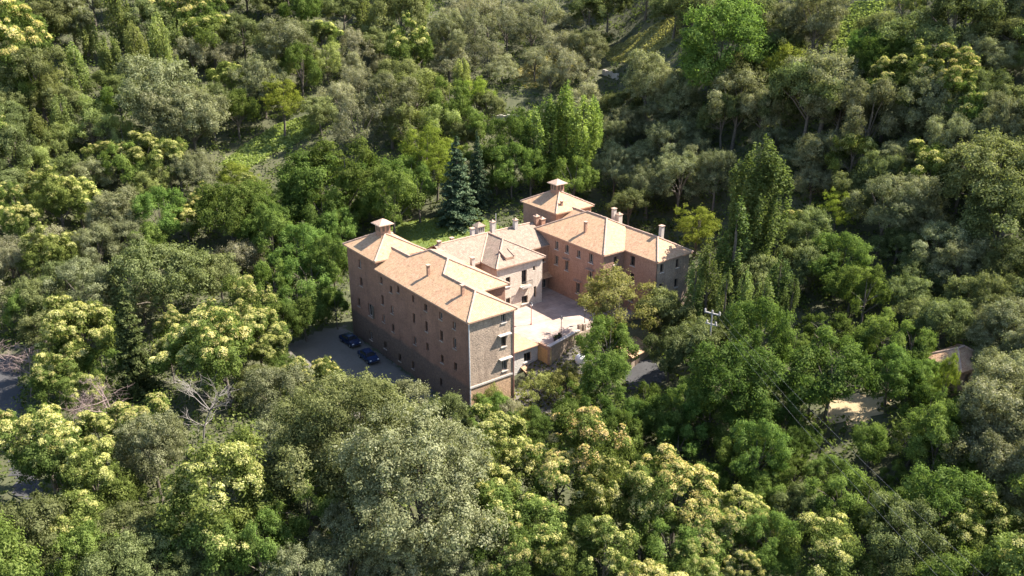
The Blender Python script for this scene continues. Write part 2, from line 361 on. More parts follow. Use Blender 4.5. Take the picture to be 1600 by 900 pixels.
# ------------------------------------------------------------------ the convent building (local axes: x across the wings, y along them, z up)
T28 = math.tan(math.radians(28))
root = empty('convent_building', (BO[0], BO[1], 0), YAW)
tag(root, 'long brick and stone convent with hipped terracotta roofs and two cupolas amid the forest', 'building')

def roof_obj(polys, mat, parent=root, th=0.22, name='roof'):
    bm = bmesh.new(); cache = {}
    def vv(p):
        k = tuple(round(c, 3) for c in p)
        if k not in cache: cache[k] = bm.verts.new(p)
        return cache[k]
    tops = []
    for P in polys:
        f = bm.faces.new([vv(p) for p in P]); f.normal_update()
        if f.normal.z < 0: f.normal_flip()
        tops.append(f)
    edges = [e for e in bm.edges if len(e.link_faces) == 1]
    low = {v: bm.verts.new((v.co.x, v.co.y, v.co.z - th)) for v in list(bm.verts)}
    uvl = bm.loops.layers.uv.new('UVMap')
    for f in tops:
        n = f.normal; e = Vector((0, 0, 1)).cross(n); e = e.normalized() if e.length > 1e-6 else Vector((1, 0, 0)); s = n.cross(e)
        for l in f.loops: l[uvl].uv = (l.vert.co.dot(e), l.vert.co.dot(s))
    for f in tops:
        g = bm.faces.new([low[v] for v in reversed(f.verts[:])]); g.material_index = 1
    for e in edges:
        a, b = e.verts; g = bm.faces.new([a, b, low[b], low[a]]); g.material_index = 1
    bmesh.ops.recalc_face_normals(bm, faces=bm.faces)
    me = bpy.data.meshes.new(name); bm.to_mesh(me); bm.free()
    me.materials.append(mat); me.materials.append(M['fascia'])
    return link(name, me, None, parent)
CAPS = {}
def ridge_cap(parent, a, b, r=0.15, mat='cap'):
    a, b = Vector(a), Vector(b); n = max(2, int((b - a).length / 0.45)); mb = MB(); pts = []; rad = []
    for k in range(n + 1):
        pts.append(a.lerp(b, k / n) + Vector((0, 0, 0.03 + random.uniform(-0.015, 0.02)))); rad.append(r * (1.08 if k % 2 else 0.92))
    mb.tube(pts, rad, 7); return mb.build('ridge_cap', M[mat], parent)

def wing_polys(f, yF=0.0):
    """roof planes of one wing; f maps wing coords (x from the outer wall) to building coords"""
    a, b, z0 = 4.05, 6.3, 14.0
    z = lambda d: z0 + T28 * d
    ys, yb, ye = 7.8, 25.2, 24.9
    q = lambda x, y, d: f(x, y) + (z(d),)
    P = [
        [q(0, yF, 0), q(a, yF + a, a), q(a, ys + a, a), q(b, ys + b, b), q(b, yb - b, b), q(a, yb - a, a), q(a, 26.6, a), q(0.5, ye, 0.5), q(0, ye, 0)],
        [q(0, yF, 0), q(2 * a, yF, 0), q(a, yF + a, a)],
        [q(2 * a, yF, 0), q(2 * a, ys, 0), q(a, ys + a, a), q(a, yF + a, a)],
        [q(2 * a, ys, 0), q(2 * b, ys, 0), q(b, ys + b, b), q(a, ys + a, a)],
        [q(2 * b, ys, 0), q(2 * b, yb, 0), q(b, yb - b, b), q(b, ys + b, b)],
        [q(2 * b, yb, 0), q(2 * a, yb, 0), q(a, yb - a, a), q(b, yb - b, b)],
        [q(2 * a, yb, 0), q(2 * a, 26.6, 0), q(a, 26.6, a), q(a, yb - a, a)],
    ]
    L = [(q(0, yF, 0), q(a, yF + a, a)), (q(2 * a, yF, 0), q(a, yF + a, a)), (q(a, yF + a, a), q(a, ys + a, a)), (q(a, ys + a, a), q(b, ys + b, b)),
         (q(2 * b, ys, 0), q(b, ys + b, b)), (q(b, ys + b, b), q(b, yb - b, b)), (q(b, yb - b, b), q(a, yb - a, a)), (q(2 * b, yb, 0), q(b, yb - b, b)), (q(a, yb - a, a), q(a, 26.3, a))]
    return P, L
fl = lambda x, y: (x, y)
fr_ = lambda x, y: (44.05 - x, y + 0.5)
P, L = wing_polys(fl); roofL = roof_obj(P, M['roof'])
tag(roofL, 'sunlit orange tile roof of the left wing')
for a, b in L: ridge_cap(roofL, a, b)
P, L = wing_polys(fr_, 0.6); roofR = roof_obj(P, M['roof'])
tag(roofR, 'pinkish tile roof of the right wing')
for a, b in L: ridge_cap(roofR, a, b)
# towers
def tower_roof(x0, x1, y0, y1, ze, capz):
    cx, cy = (x0 + x1) / 2, (y0 + y1) / 2; h = (x1 - x0) / 2 * T28; k = (x1 - x0) / 2
    A, B = (cx, y0 + k, ze + h), (cx, y1 - k, ze + h)
    c = [(x0, y0, ze), (x1, y0, ze), (x1, y1, ze), (x0, y1, ze)]
    r = roof_obj([[c[0], c[1], A], [c[1], c[2], B, A], [c[2], c[3], B], [c[3], c[0], A, B]], M['roof'])
    for p, q in ((c[0], A), (c[1], A), (c[2], B), (c[3], B)): ridge_cap(r, p, q)
    # the louvred cupola
    cp = MB(); cp.box(cx - 0.85, cx + 0.85, cy - 0.85, cy + 0.85, ze + h - 0.9, capz - 0.8)
    cu = cp.build('cupola', M['wall_right'], root); tag(cu, 'small square brick cupola on the tower roof')
    MB().frustum(cx, cy, capz - 0.8, capz - 0.66, 1.2, 1.2, 1.34, 1.34).build('cornice', M['trim'], cu)
    e = 1.28
    cr = roof_obj([[(cx - e, cy - e, capz - 0.6), (cx + e, cy - e, capz - 0.6), (cx, cy, capz + 0.12)], [(cx + e, cy - e, capz - 0.6), (cx + e, cy + e, capz - 0.6), (cx, cy, capz + 0.12)],
                   [(cx + e, cy + e, capz - 0.6), (cx - e, cy + e, capz - 0.6), (cx, cy, capz + 0.12)], [(cx - e, cy + e, capz - 0.6), (cx - e, cy - e, capz - 0.6), (cx, cy, capz + 0.12)]], M['cap'], cu, 0.06, 'cupola_roof')
    for sx, sy in ((0, -1), (-1, 0)):
        for k in (-0.36, 0.36):
            b = MB()
            if sy: b.box(cx + k - 0.2, cx + k + 0.2, cy - 0.87, cy - 0.84, capz - 1.75, capz - 0.95)
            else: b.box(cx - 0.87, cx - 0.84, cy + k - 0.2, cy + k + 0.2, capz - 1.75, capz - 0.95)
            b.build('vent_opening', M['frame'], cu)
    return r
tower_roof(0.0, 9.0, 24.5, 34.9, 15.2, 19.75)
tower_roof(35.7, 44.6, 25.1, 35.2, 15.9, 20.3)
# middle range and the projecting block
ZM = 12.0; zr = ZM + 5 * T28
mp = [[(12.0, 22, ZM), (17.55, 22, ZM), (22.55, 27, zr), (12.0, 27, zr)],
      [(17.55, 17.8, ZM), (22.55, 22.8, zr), (22.55, 27, zr), (17.55, 22, ZM)],
      [(17.55, 17.8, ZM), (27.55, 17.8, ZM), (22.55, 22.8, zr)],
      [(27.55, 17.8, ZM), (27.55, 22, ZM), (22.55, 27, zr), (22.55, 22.8, zr)],
      [(27.55, 22, ZM), (32, 22, ZM), (32, 27, zr), (22.55, 27, zr)],
      [(12.0, 32, ZM), (12.0, 27, zr), (22.55, 27, zr), (32, 27, zr), (32, 32, ZM)]]
roofM = roof_obj(mp, M['roof_old']); tag(roofM, 'greyer old tile roof of the middle range')
for a, b in (((12.5, 27, zr), (31.5, 27, zr)), ((22.55, 27, zr), (22.55, 22.8, zr)), ((17.55, 17.8, ZM), (22.55, 22.8, zr)), ((27.55, 17.8, ZM), (22.55, 22.8, zr)), ((17.55, 22, ZM), (22.55, 27, zr))):
    ridge_cap(roofM, a, b, 0.14)
# a small lead-covered dormer hatch on the projecting block
dm = roof_obj([[(20.2, 18.9, 13.0), (21.9, 18.9, 13.0), (21.9, 20.7, 13.75), (20.2, 20.7, 13.75)]], M['roof_old'], roofM, 0.35, 'dormer_hatch')
for xx in (20.2, 21.9): ridge_cap(roofM, (xx, 18.85, 13.02), (xx, 20.75, 13.78), 0.1)

# ---- walls with real openings
def wall(mb, p0, p1, z0, z1, holes=(), depth=0.32):
    """vertical wall from p0 to p1 (outward side on the right hand); holes: (s, z, w, h) centre along, sill z, width, height"""
    p0 = Vector((*p0, 0)); p1 = Vector((*p1, 0)); d = p1 - p0; Ln = d.length; d.normalize(); n = Vector((d.y, -d.x, 0))
    R = [(s - w / 2, s + w / 2, z, z + h) for s, z, w, h in holes]
    xs = sorted({0, Ln, *[r[0] for r in R], *[r[1] for r in R]}); zs = sorted({z0, z1, *[r[2] for r in R], *[r[3] for r in R]})
    pt = lambda s, z, o=0: tuple(p0 + d * s - n * o + Vector((0, 0, z)))
    for i in range(len(xs) - 1):
        for j in range(len(zs) - 1):
            mx, mz = (xs[i] + xs[i + 1]) / 2, (zs[j] + zs[j + 1]) / 2
            if any(r[0] < mx < r[1] and r[2] < mz < r[3] for r in R): continue
            mb.poly([pt(xs[i], zs[j]), pt(xs[i + 1], zs[j]), pt(xs[i + 1], zs[j + 1]), pt(xs[i], zs[j + 1])])
    for a, b, c, e in R:
        for (s1, q1), (s2, q2) in (((a, c), (b, c)), ((b, c), (b, e)), ((b, e), (a, e)), ((a, e), (a, c))):
            mb.poly([pt(s1, q1), pt(s1, q1, depth), pt(s2, q2, depth), pt(s2, q2)])
def window(p0, p1, hole, frame='frame', sill=True, hood=None, shutter=None, depth=0.30, sillmat='trim'):
    p0 = Vector((*p0, 0)); p1 = Vector((*p1, 0)); d = (p1 - p0).normalized(); n = Vector((d.y, -d.x, 0)); s, z, w, h = hole
    def bx(mb, s0, s1, z0, z1, o0, o1):
        i = len(mb.V)
        for zz in (z0, z1):
            for ss, oo in ((s0, o0), (s1, o0), (s1, o1), (s0, o1)): mb.V.append(tuple(p0 + d * ss + n * oo + Vector((0, 0, zz))))
        mb.F += [tuple(i + k for k in f) for f in ((3, 2, 1, 0), (4, 5, 6, 7), (0, 1, 5, 4), (1, 2, 6, 5), (2, 3, 7, 6), (3, 0, 4, 7))]
        return mb
    o = bx(MB(), s - w / 2, s + w / 2, z, z + h, -depth - 0.03, -depth + 0.01).build('window', M['glass'], root)
    f = MB(); t_ = 0.07
    bx(f, s - w / 2 + 0.002, s - w / 2 + t_, z, z + h, -depth + 0.012, -depth + 0.07); bx(f, s + w / 2 - t_, s + w / 2 - 0.002, z, z + h, -depth + 0.012, -depth + 0.07)
    bx(f, s - 0.03, s + 0.03, z + t_, z + h - t_, -depth + 0.012, -depth + 0.06)
    bx(f, s - w / 2 + t_, s + w / 2 - t_, z + h - t_, z + h - 0.002, -depth + 0.012, -depth + 0.07); bx(f, s - w / 2 + t_, s + w / 2 - t_, z + 0.002, z + t_, -depth + 0.012, -depth + 0.07)
    f.build('frame', M[frame], o)
    if sill: bx(MB(), s - w / 2 - 0.12, s + w / 2 + 0.12, z - 0.14, z - 0.004, -0.2, 0.12).build('sill', M[sillmat], o)
    if hood: bx(MB(), s - w / 2 - hood, s + w / 2 + hood, z + h + 0.3, z + h + 0.42, 0.003, 0.55).build('hood', M['trim'] if hood > 0.4 else M['fascia'], o)
    if shutter: bx(MB(), s + w / 2 + 0.02, s + w / 2 + w * 0.5, z, z + h, 0.01, 0.06).build('shutter', M[shutter], o)
    return o
def wall_run(mat, runs, name='wall'):
    mb = MB()
    for r in runs:
        p0, p1, z0, z1 = r[:4]; holes = r[4] if len(r) > 4 else []
        wall(mb, p0, p1, z0, z1, [hh[:4] for hh in holes])
        for hh in holes: window(p0, p1, hh[:4], **(hh[4] if len(hh) > 4 else {}))
    return link(name, mb.mesh(name, fix=False), M[mat], root)
# left wing outer wall: p0 -> p1 runs towards the camera so the outside is on the right hand (-x)
YT = 34.45
def wl(Y, z, w=0.9, h=1.5, **k): return (YT - Y, z - h / 2, w, h, dict(sill=(rng.random() < 0.8), sillmat='stone', frame='frame' if rng.random() < 0.6 else 'frame_pale', **k))
towerH = [wl(30.35, 13.1, 0.7, 1.3), wl(30.3, 10.1, 0.8, 1.4), wl(27.8, 6.1, 1.3, 2.1, shutter='frame'), wl(28.2, 1.6, 0.9, 1.5), wl(31.6, 6.2, 0.8, 1.4)]
def wl2(Y, z, w=0.85, h=1.5): return (24.9 - Y, z - h / 2, w, h, dict(sill=(rng.random() < 0.8), sillmat='stone', frame='frame' if rng.random() < 0.6 else 'frame_pale'))
mainH = []
for Y, lv in ((23.6, (12.45, 9.25, 6.2, 1.7)), (20.8, (11.9, 8.6, 5.6)), (18.6, (12.6,)), (19.2, (1.3,)), (14.45, (12.5, 9.45, 5.9)), (15.3, (1.6,)), (11.05, (12.3, 9.4, 6.2)), (7.2, (12.36, 9.4, 5.85)), (7.7, (2.0,)), (3.9, (12.15, 9.5, 6.0))):
    for z in lv: mainH.append(wl2(Y, z, rng.uniform(0.6, 0.75), 1.05 if z > 11 else (1.55 if abs(z - 9.4) < 0.3 else 1.25)))
w1 = wall_run('wall_left', [((0.45, YT), (0.45, 24.9), -2, 15.1, towerH), ((0.453, 24.9), (0.453, 0.45), -2, 13.95, mainH), ((8.55, YT), (0.45, YT), -2, 15.1),
     ((0.45, 24.9), (8.55, 24.9), 13.5, 15.1), ((8.55, 24.9), (8.55, YT), -2, 15.1)])
tag(w1, 'shaded pinkish brick wall with small windows above a dark stone base')
endH = [(5.65, 12.3, 0.8, 1.35, dict(frame='frame_pale')), (5.65, 8.75, 0.8, 1.5, dict(hood=0.6)), (5.8, 5.05, 0.85, 1.6, dict(hood=0.6, frame='frame_pale'))]
w2 = wall_run('wall_end', [((0.453, 0.45), (7.65, 0.45), -3, 13.95, endH)])
tag(w2, 'grey rubble end wall of the left wing, sunlit below the eave shadow')
wall_run('wall_left', [((7.65, 0.45), (7.65, 8.25), -3, 13.95), ((7.65, 8.25), (12.15, 8.25), 0, 13.95, [(3.2, 8.6, 0.8, 1.4), (3.2, 5.2, 0.8, 1.4)]), ((12.15, 8.25), (12.15, 24.75), 0, 13.95), ((12.15, 24.75), (8.0, 24.75), 0, 13.95)])
MB().box(0.38, 7.75, 0.33, 0.448, 4.08, 4.34).build('string_course', M['trim'], root)
MB().tube([(0.42, 0.38, 13.8), (0.42, 0.36, 4.5), (0.42, 0.30, 4.2), (0.42, 0.36, 3.9), (0.42, 0.38, -2)], 0.085, 6).build('downpipe', M['pipe_pale'], root)
MB().tube([(7.70, 0.36, 13.7), (7.70, 0.36, -2)], 0.09, 6).build('downpipe', M['pipe_red'], root)
# right wing
XR = 44.05
def wr(Y, z, w=0.85, h=1.4, **k): return (25.2 - Y, z - h / 2, w, h, dict(frame='frame_pale', **k))
rH = [wr(20.2, 12.35), wr(17.55, 12.45), wr(11.65, 12.5, 0.95, 1.5), wr(20.2, 9.7, 0.9, 1.6), wr(17.55, 9.5, 0.9, 1.7, hood=0.35), wr(11.65, 9.4, 0.95, 1.7, hood=0.38), wr(14.6, 6.4, 0.95, 1.9, hood=0.38), wr(11.65, 6.2, 0.95, 1.6, hood=0.38), wr(14.6, 12.4, 0.8, 1.2)]
w3 = wall_run('wall_right', [((31.85, 25.2), (31.85, 8.75), 2.5, 13.95, rH), ((31.85, 8.75), (36.35, 8.75), 1.5, 13.95, [(2.6, 11.8, 0.8, 1.3), (2.6, 8.8, 0.8, 1.5)]),
     ((36.35, 8.75), (36.35, 1.55), 0, 13.95, [(1.95, 11.7, 0.95, 1.6, dict(sill=True)), (1.95, 8.9, 0.95, 1.5), (1.95, 5.6, 0.95, 1.5)])])
tag(w3, 'salmon coloured courtyard wall of the right wing')
w4 = wall_run('wall_end', [((36.353, 1.55), (43.6, 1.55), 0, 13.95, [(1.1, 11.9, 0.75, 1.4), (1.1, 8.6, 0.75, 1.4), (4.6, 11.9, 0.75, 1.4), (4.6, 8.6, 0.75, 1.4)])])
tag(w4, 'grey end wall of the right wing in the shade of poplars')
wall_run('wall_right', [((43.6, 1.55), (43.6, 25.5), 0, 13.95, [(6, 9, 0.9, 1.5), (12, 9, 0.9, 1.5), (18, 9, 0.9, 1.5)]), ((44.2, 25.5), (44.2, 34.8), 0, 15.8), ((44.2, 34.8), (36.1, 34.8), 0, 15.8), ((36.1, 34.8), (36.1, 25.5), 2, 15.8, [(4.5, 11.5, 0.9, 1.5)]), ((36.1, 25.5), (44.2, 25.5), 12, 15.8)])
MB().tube([(36.31, 1.50, 13.7), (36.31, 1.50, 0)], 0.09, 6).build('downpipe', M['frame'], root)
# middle range
w5 = wall_run('wall_face', [((17.95, 22.4), (17.95, 18.2), 3, 11.95), ((17.95, 18.2), (27.15, 18.2), 2.5, 11.95, [(5.45, 7.95, 1.05, 2.5, dict(sill=False)), (7.5, 9.95, 0.5, 0.75, dict(sill=False)), (5.6, 4.6, 1.25, 1.35, dict()), (7.75, 5.2, 0.5, 1.9, dict(sill=False)), (2.2, 8.4, 0.9, 1.6), (2.2, 5.0, 0.9, 1.4)]),
     ((27.15, 18.2), (27.15, 22.4), 2.5, 11.95)])
tag(w5, 'bright cream facade of the projecting middle block')
bal = MB(); bal.box(22.5, 24.6, 17.45, 18.197, 7.55, 7.78); bo = bal.build('balcony_slab', M['trim'], root)
rl = MB()
for x in np.linspace(22.55, 24.55, 9): rl.box(x - 0.02, x + 0.02, 17.48, 17.52, 7.78, 8.7)
rl.box(22.5, 24.6, 17.46, 17.54, 8.7, 8.76); rl.build('balcony_rail', M['iron'], bo)
w6 = wall_run('wall_right', [((12.15, 22.4), (17.95, 22.4), 2.5, 11.95, [(3, 8.4, 0.9, 1.5)]), ((27.15, 22.4), (31.85, 22.4), 2.5, 11.95, [(1.0, 4.6, 0.7, 1.5, dict(sill=False)), (2.7, 4.1, 0.9, 2.2, dict(sill=False)), (3.9, 4.1, 0.9, 2.2, dict(sill=False, frame='frame_pale')), (1.6, 9.0, 0.8, 1.4), (3.6, 9.0, 0.8, 1.4)])])
wall_run('wall_right', [((32, 31.6), (12.15, 31.6), 2, 11.95, [(4, 9, 0.9, 1.5), (9, 9, 0.9, 1.5), (14, 9, 0.9, 1.5)])])
pc = roof_obj([[(27.17, 21.1, 6.55), (31.83, 21.1, 6.55), (31.83, 22.38, 7.05), (27.17, 22.38, 7.05)]], M['roof'], root, 0.12, 'pent_roof')

# ---- chimneys and turrets standing on the roofs
def chimney(parent, x, y, zb, zt, a=0.28, mat='wall_right', capm='cap'):
    zt = zb + (zt - zb) * 0.88; a *= 0.82
    c = MB().box(x - a, x + a, y - a, y + a, zb, zt).build('chimney', M[mat], parent)
    MB().box(x - a - 0.1, x + a + 0.1, y - a - 0.1, y + a + 0.1, zt, zt + 0.1).build('chimney_cap', M[capm], c)
    if a > 0.3: MB().frustum(x, y, zt + 0.1, zt + 0.4, a * 0.9, a * 0.9, a * 0.2, a * 0.2).build('chimney_pot', M[capm], c)
    return c
for args in ((roofL, 3.0, 14.2, 15.0, 17.35, 0.24), (roofL, 2.9, 5.4, 15.0, 17.1, 0.24)): chimney(*args)
chimney(roofL, 12.0, 16.2, 13.8, 15.9, 0.34, 'trim')
chimney(roofR, 34.2, 15.8, 15.0, 17.4, 0.26); chimney(roofR, 40.3, 15.6, 15.5, 18.7, 0.36, 'trim'); chimney(roofR, 40.9, 15.0, 15.5, 17.6, 0.5, 'trim'); chimney(roofR, 40.9, 5.3, 15.0, 18.2, 0.36, 'trim')
chimney(roofM, 23.6, 27.1, 14.0, 16.6, 0.42, 'trim'); chimney(roofM, 19.7, 27.4, 14.0, 16.1, 0.36, 'trim'); chimney(roofM, 28.0, 26.6, 13.9, 16.2, 0.4, 'trim'); chimney(roofM, 32.6, 26.6, 13.5, 16.0, 0.45, 'wall_right'); chimney(roofM, 33.5, 26.2, 13.5, 15.4, 0.5, 'wall_right')
chimney(roofM, 15.6, 27.3, 13.9, 15.2, 0.3, 'stone'); chimney(roofM, 12.9, 26.9, 13.9, 15.3, 0.3, 'stone')
chimney(roofR, 38.2, 26.6, 16.0, 17.6, 0.22)
tu = MB().box(20.7, 22.0, 27.15, 28.45, 13.8, 15.9).build('roof_turret', M['trim'], root)
for k in range(3): MB().box(20.85 + k * 0.4, 21.05 + k * 0.4, 27.12, 27.148, 15.0, 15.7).build('turret_opening', M['frame'], tu)
tc_ = (21.35, 27.8); e_ = 0.85
roof_obj([[(tc_[0] + e_ * a, tc_[1] + e_ * b, 15.95), (tc_[0] + e_ * c, tc_[1] + e_ * d, 15.95), (tc_[0], tc_[1], 16.6)] for (a, b, c, d) in ((-1, -1, 1, -1), (1, -1, 1, 1), (1, 1, -1, 1), (-1, 1, -1, -1))], M['roof_old'], tu, 0.05, 'turret_roof')
MB().tube([(25.4, 28.6, 13.5), (25.4, 28.6, 17.0)], 0.05, 5).build('lightning_rod', M['pipe_pale'], root)

# ---- terrace, annex and retaining walls
tp = [(16.7, 3.4), (24.0, 5.1), (28.2, 5.6), (31.0, 4.9), (36.34, 4.9), (36.34, 8.74), (31.84, 8.74), (31.84, 22.39), (12.16, 22.39), (12.16, 10.0), (15.0, 10.0), (16.7, 6.3)]
mb = MB(); mb.poly([(x, y, 4.0) for x, y in tp]); mb.poly([(x, y, 3.7) for x, y in tp])
for k in range(len(tp)):
    (x1, y1), (x2, y2) = tp[k], tp[(k + 1) % len(tp)]; mb.poly([(x1, y1, 4.0), (x2, y2, 4.0), (x2, y2, 3.7), (x1, y1, 3.7)])
ter = mb.build('terrace', M['paving'], root); tag(ter, 'pale pinkish paved terrace between the two wings')
def oblique_wall(p0, p1, z0, z1, th, mat, name, parent=root):
    p0, p1 = Vector((*p0, 0)), Vector((*p1, 0)); d = (p1 - p0).normalized(); n = Vector((d.y, -d.x, 0)) * th
    a = [p0, p1, p1 - n, p0 - n]; mb = MB(); V = [tuple(v + Vector((0, 0, z))) for z in (z0, z1) for v in a]
    mb.V = V; mb.F = [(3, 2, 1, 0), (4, 5, 6, 7), (0, 1, 5, 4), (1, 2, 6, 5), (2, 3, 7, 6), (3, 0, 4, 7)]
    return mb.build(name, M[mat], parent)
rw1 = oblique_wall((16.7, 3.35), (24.0, 5.05), -2.5, 4.38, 0.45, 'stone', 'retaining_wall')
oblique_wall((16.6, 3.25), (24.05, 4.98), 4.383, 4.52, 0.62, 'trim', 'coping', rw1)
rw2 = oblique_wall((24.0, 5.05), (28.2, 5.55), -2, 3.9, 0.45, 'stone', 'retaining_wall')
rw3 = oblique_wall((28.2, 5.55), (36.3, 4.85), -1, 4.2, 0.4, 'stone', 'retaining_wall')
yw = oblique_wall((16.72, 6.2), (16.72, 3.35), -2.5, 4.0, 0.3, 'yellow_wall', 'garden_wall'); tag(yw, 'side wall below the terrace corner, coloured yellow by bounced light')
oblique_wall((16.68, 6.15), (16.68, 3.3), 4.003, 4.14, 0.45, 'fascia', 'coping', yw)
for px_, py_ in ((24.4, 5.6), (25.2, 5.5)):
    MB().box(px_ - 0.26, px_ + 0.26, py_ - 0.26, py_ + 0.26, -1.5, 5.1).build('gate_pillar', M['stone'], root)
w7 = wall_run('white_wall', [((7.66, 6.2), (16.69, 6.2), -2.5, 3.95, [(7.1, 1.5, 1.4, 1.5, dict(frame='frame'))])]); tag(w7, 'white annex wall under the terrace with one window')
roof_obj([[(7.66, 5.75, 3.95), (16.65, 5.75, 3.95), (15.0, 9.98, 4.75), (7.66, 9.98, 4.75)]], M['roof'], root, 0.14, 'lean_to_roof')
roof_obj([[(13.4, 4.7, 0.6), (16.6, 4.7, 0.6), (16.6, 6.17, 1.0), (13.4, 6.17, 1.0)]], M['roof'], root, 0.1, 'porch_roof')
MB().box(13.5, 13.65, 4.75, 4.9, -2, 0.55).build('porch_post', M['white_wall'], root)

# ---- things on the terrace
def lamp_post(x, y, h, mat, label):
    u, v = b2w(x, y); e = empty('lamp_post', (u, v, 4.0), YAW); tag(e, label, 'lamp post', 'terrace lamp posts')
    MB().tube([(0, 0, 0), (0, 0, 0.25), (0, 0, 0.3), (0, 0, h)], [0.13, 0.12, 0.06, 0.045], 7).build('post', M[mat], e)
    la = MB().lathe([(0.05, h), (0.2, h + 0.12), (0.24, h + 0.3), (0.14, h + 0.5), (0.02, h + 0.55)], 8).build('lantern', M['lamp_glass'], e)
    MB().lathe([(0.26, h + 0.42), (0.18, h + 0.58), (0.02, h + 0.66)], 8).build('lantern_cap', M['iron'], la)
lamp_post(20.0, 12.0, 3.1, 'iron_red', 'rust red lamp post standing in the middle of the pale terrace')
lamp_post(20.6, 5.5, 3.0, 'iron', 'dark lamp post at the front edge of the terrace above the stone wall')
lamp_post(26.6, 6.9, 2.4, 'iron', 'dark lamp post at the right end of the terrace beside the olive-yellow tree')
def pot(x, y, label):
    u, v = b2w(x, y); e = empty('flower_pot', (u, v, 4.0), 0); tag(e, label, 'flower pot', 'flower pots along the terrace edge')
    MB().lathe([(0.24, 0), (0.36, 0.5), (0.4, 0.52), (0.4, 0.58), (0.33, 0.58), (0.3, 0.5)], 10).build('pot', M['iron'], e)
    q = leaf_quads(rng.normal(0, 0.16, (90, 3)) + [0, 0, 0.75], rng.normal(0, 1, (90, 3)), 0.16)
    link('plant', quads_mesh('pot_plant', q, rng.random(90) * 0.6), M['under'], e)

# ------------------------------------------------------------------ foliage generators
def leaf_quads(C, Nrm, size, asp=0.62, jit=0.35):
    n = len(C); Nrm = Nrm / (np.linalg.norm(Nrm, axis=1, keepdims=True) + 1e-9)
    r = rng.normal(0, 1, (n, 3)); a = np.cross(Nrm, r); a /= (np.linalg.norm(a, axis=1, keepdims=True) + 1e-9); b = np.cross(Nrm, a)
    s = (size * (1 + jit * rng.uniform(-1, 1, n)))[:, None] if np.isscalar(size) else size[:, None]
    L = a * s * 0.62; Wd = b * s * 0.5 * asp
    fold = Nrm * s * 0.12
    return np.stack([C - L - fold, C - Wd + L * 0.1, C + L - fold, C + Wd + L * 0.1], 1)
pot(19.2, 5.1, 'dark flower pot at the terrace corner, the one nearer the bounce-lit side wall')
pot(20.1, 5.3, 'dark flower pot at the foot of the front lamp post')

def unit(n):
    d = rng.normal(0, 1, (n, 3)); return d / np.linalg.norm(d, axis=1, keepdims=True)
def clump_leaves(cc, rr, dens, leaf, outc, up=0.25, jit=0.55, squash=0.8, outward=0.9, drop=-0.75):
    """leaves spread through a shell round each clump centre; returns quads and tints"""
    Q = []; T = []
    for c, r in zip(cc, rr):
        n = max(6, int(dens * r * r / (leaf * leaf)))
        o = c - outc; o = o / (np.linalg.norm(o) + 1e-6)
        d = unit(n) + outward * o * rng.random((n, 1)); d /= np.linalg.norm(d, axis=1, keepdims=True)
        d = d[d[:, 2] > drop]
        n = len(d); rad = r * (0.40 + 0.85 * rng.random(n) ** 0.85)
        lump = 1 + 0.22 * np.sin(d[:, 0] * 5 + c[0] * 3) * np.sin(d[:, 1] * 5 + c[1] * 3) + 0.12 * np.sin(d[:, 2] * 9 + c[2])
        p = c + d * (rad * lump)[:, None] * np.array([1, 1, squash])
        nr = d * 0.9 + unit(n) * jit + np.array([0, 0, up])
        Q.append(leaf_quads(p, nr, leaf)); T.append(np.clip(0.08 + 0.72 * rng.random() + rng.normal(0, 0.16, n), 0, 1))
    return np.concatenate(Q), np.concatenate(T)
def tube_trunk(mb, pts, rad, n=6): mb.tube(pts, rad, n, cap=False)
def limbs(mb, base_z, H, targets, r0, lean=0.4):
    top = Vector((rng.normal(0, lean), rng.normal(0, lean), H))
    pts = [Vector((0, 0, -0.6)), Vector((0, 0, 0.1)), Vector((top.x * 0.25, top.y * 0.25, base_z)), Vector((top.x * 0.6, top.y * 0.6, (base_z + H) / 2)), top]
    tube_trunk(mb, pts, [r0 * 1.35, r0 * 1.1, r0 * 0.85, r0 * 0.5, r0 * 0.12], 7)
    for tg in targets:
        tg = Vector(tg); f = rng.uniform(0.15, 0.65); s = pts[2].lerp(pts[4], f * 0.8)
        m = s.lerp(tg, 0.55) + Vector((rng.normal(0, 0.2), rng.normal(0, 0.2), 0.25))
        rr = r0 * (0.5 - 0.35 * f)
        tube_trunk(mb, [s, m, tg], [rr, rr * 0.6, rr * 0.15], 5)

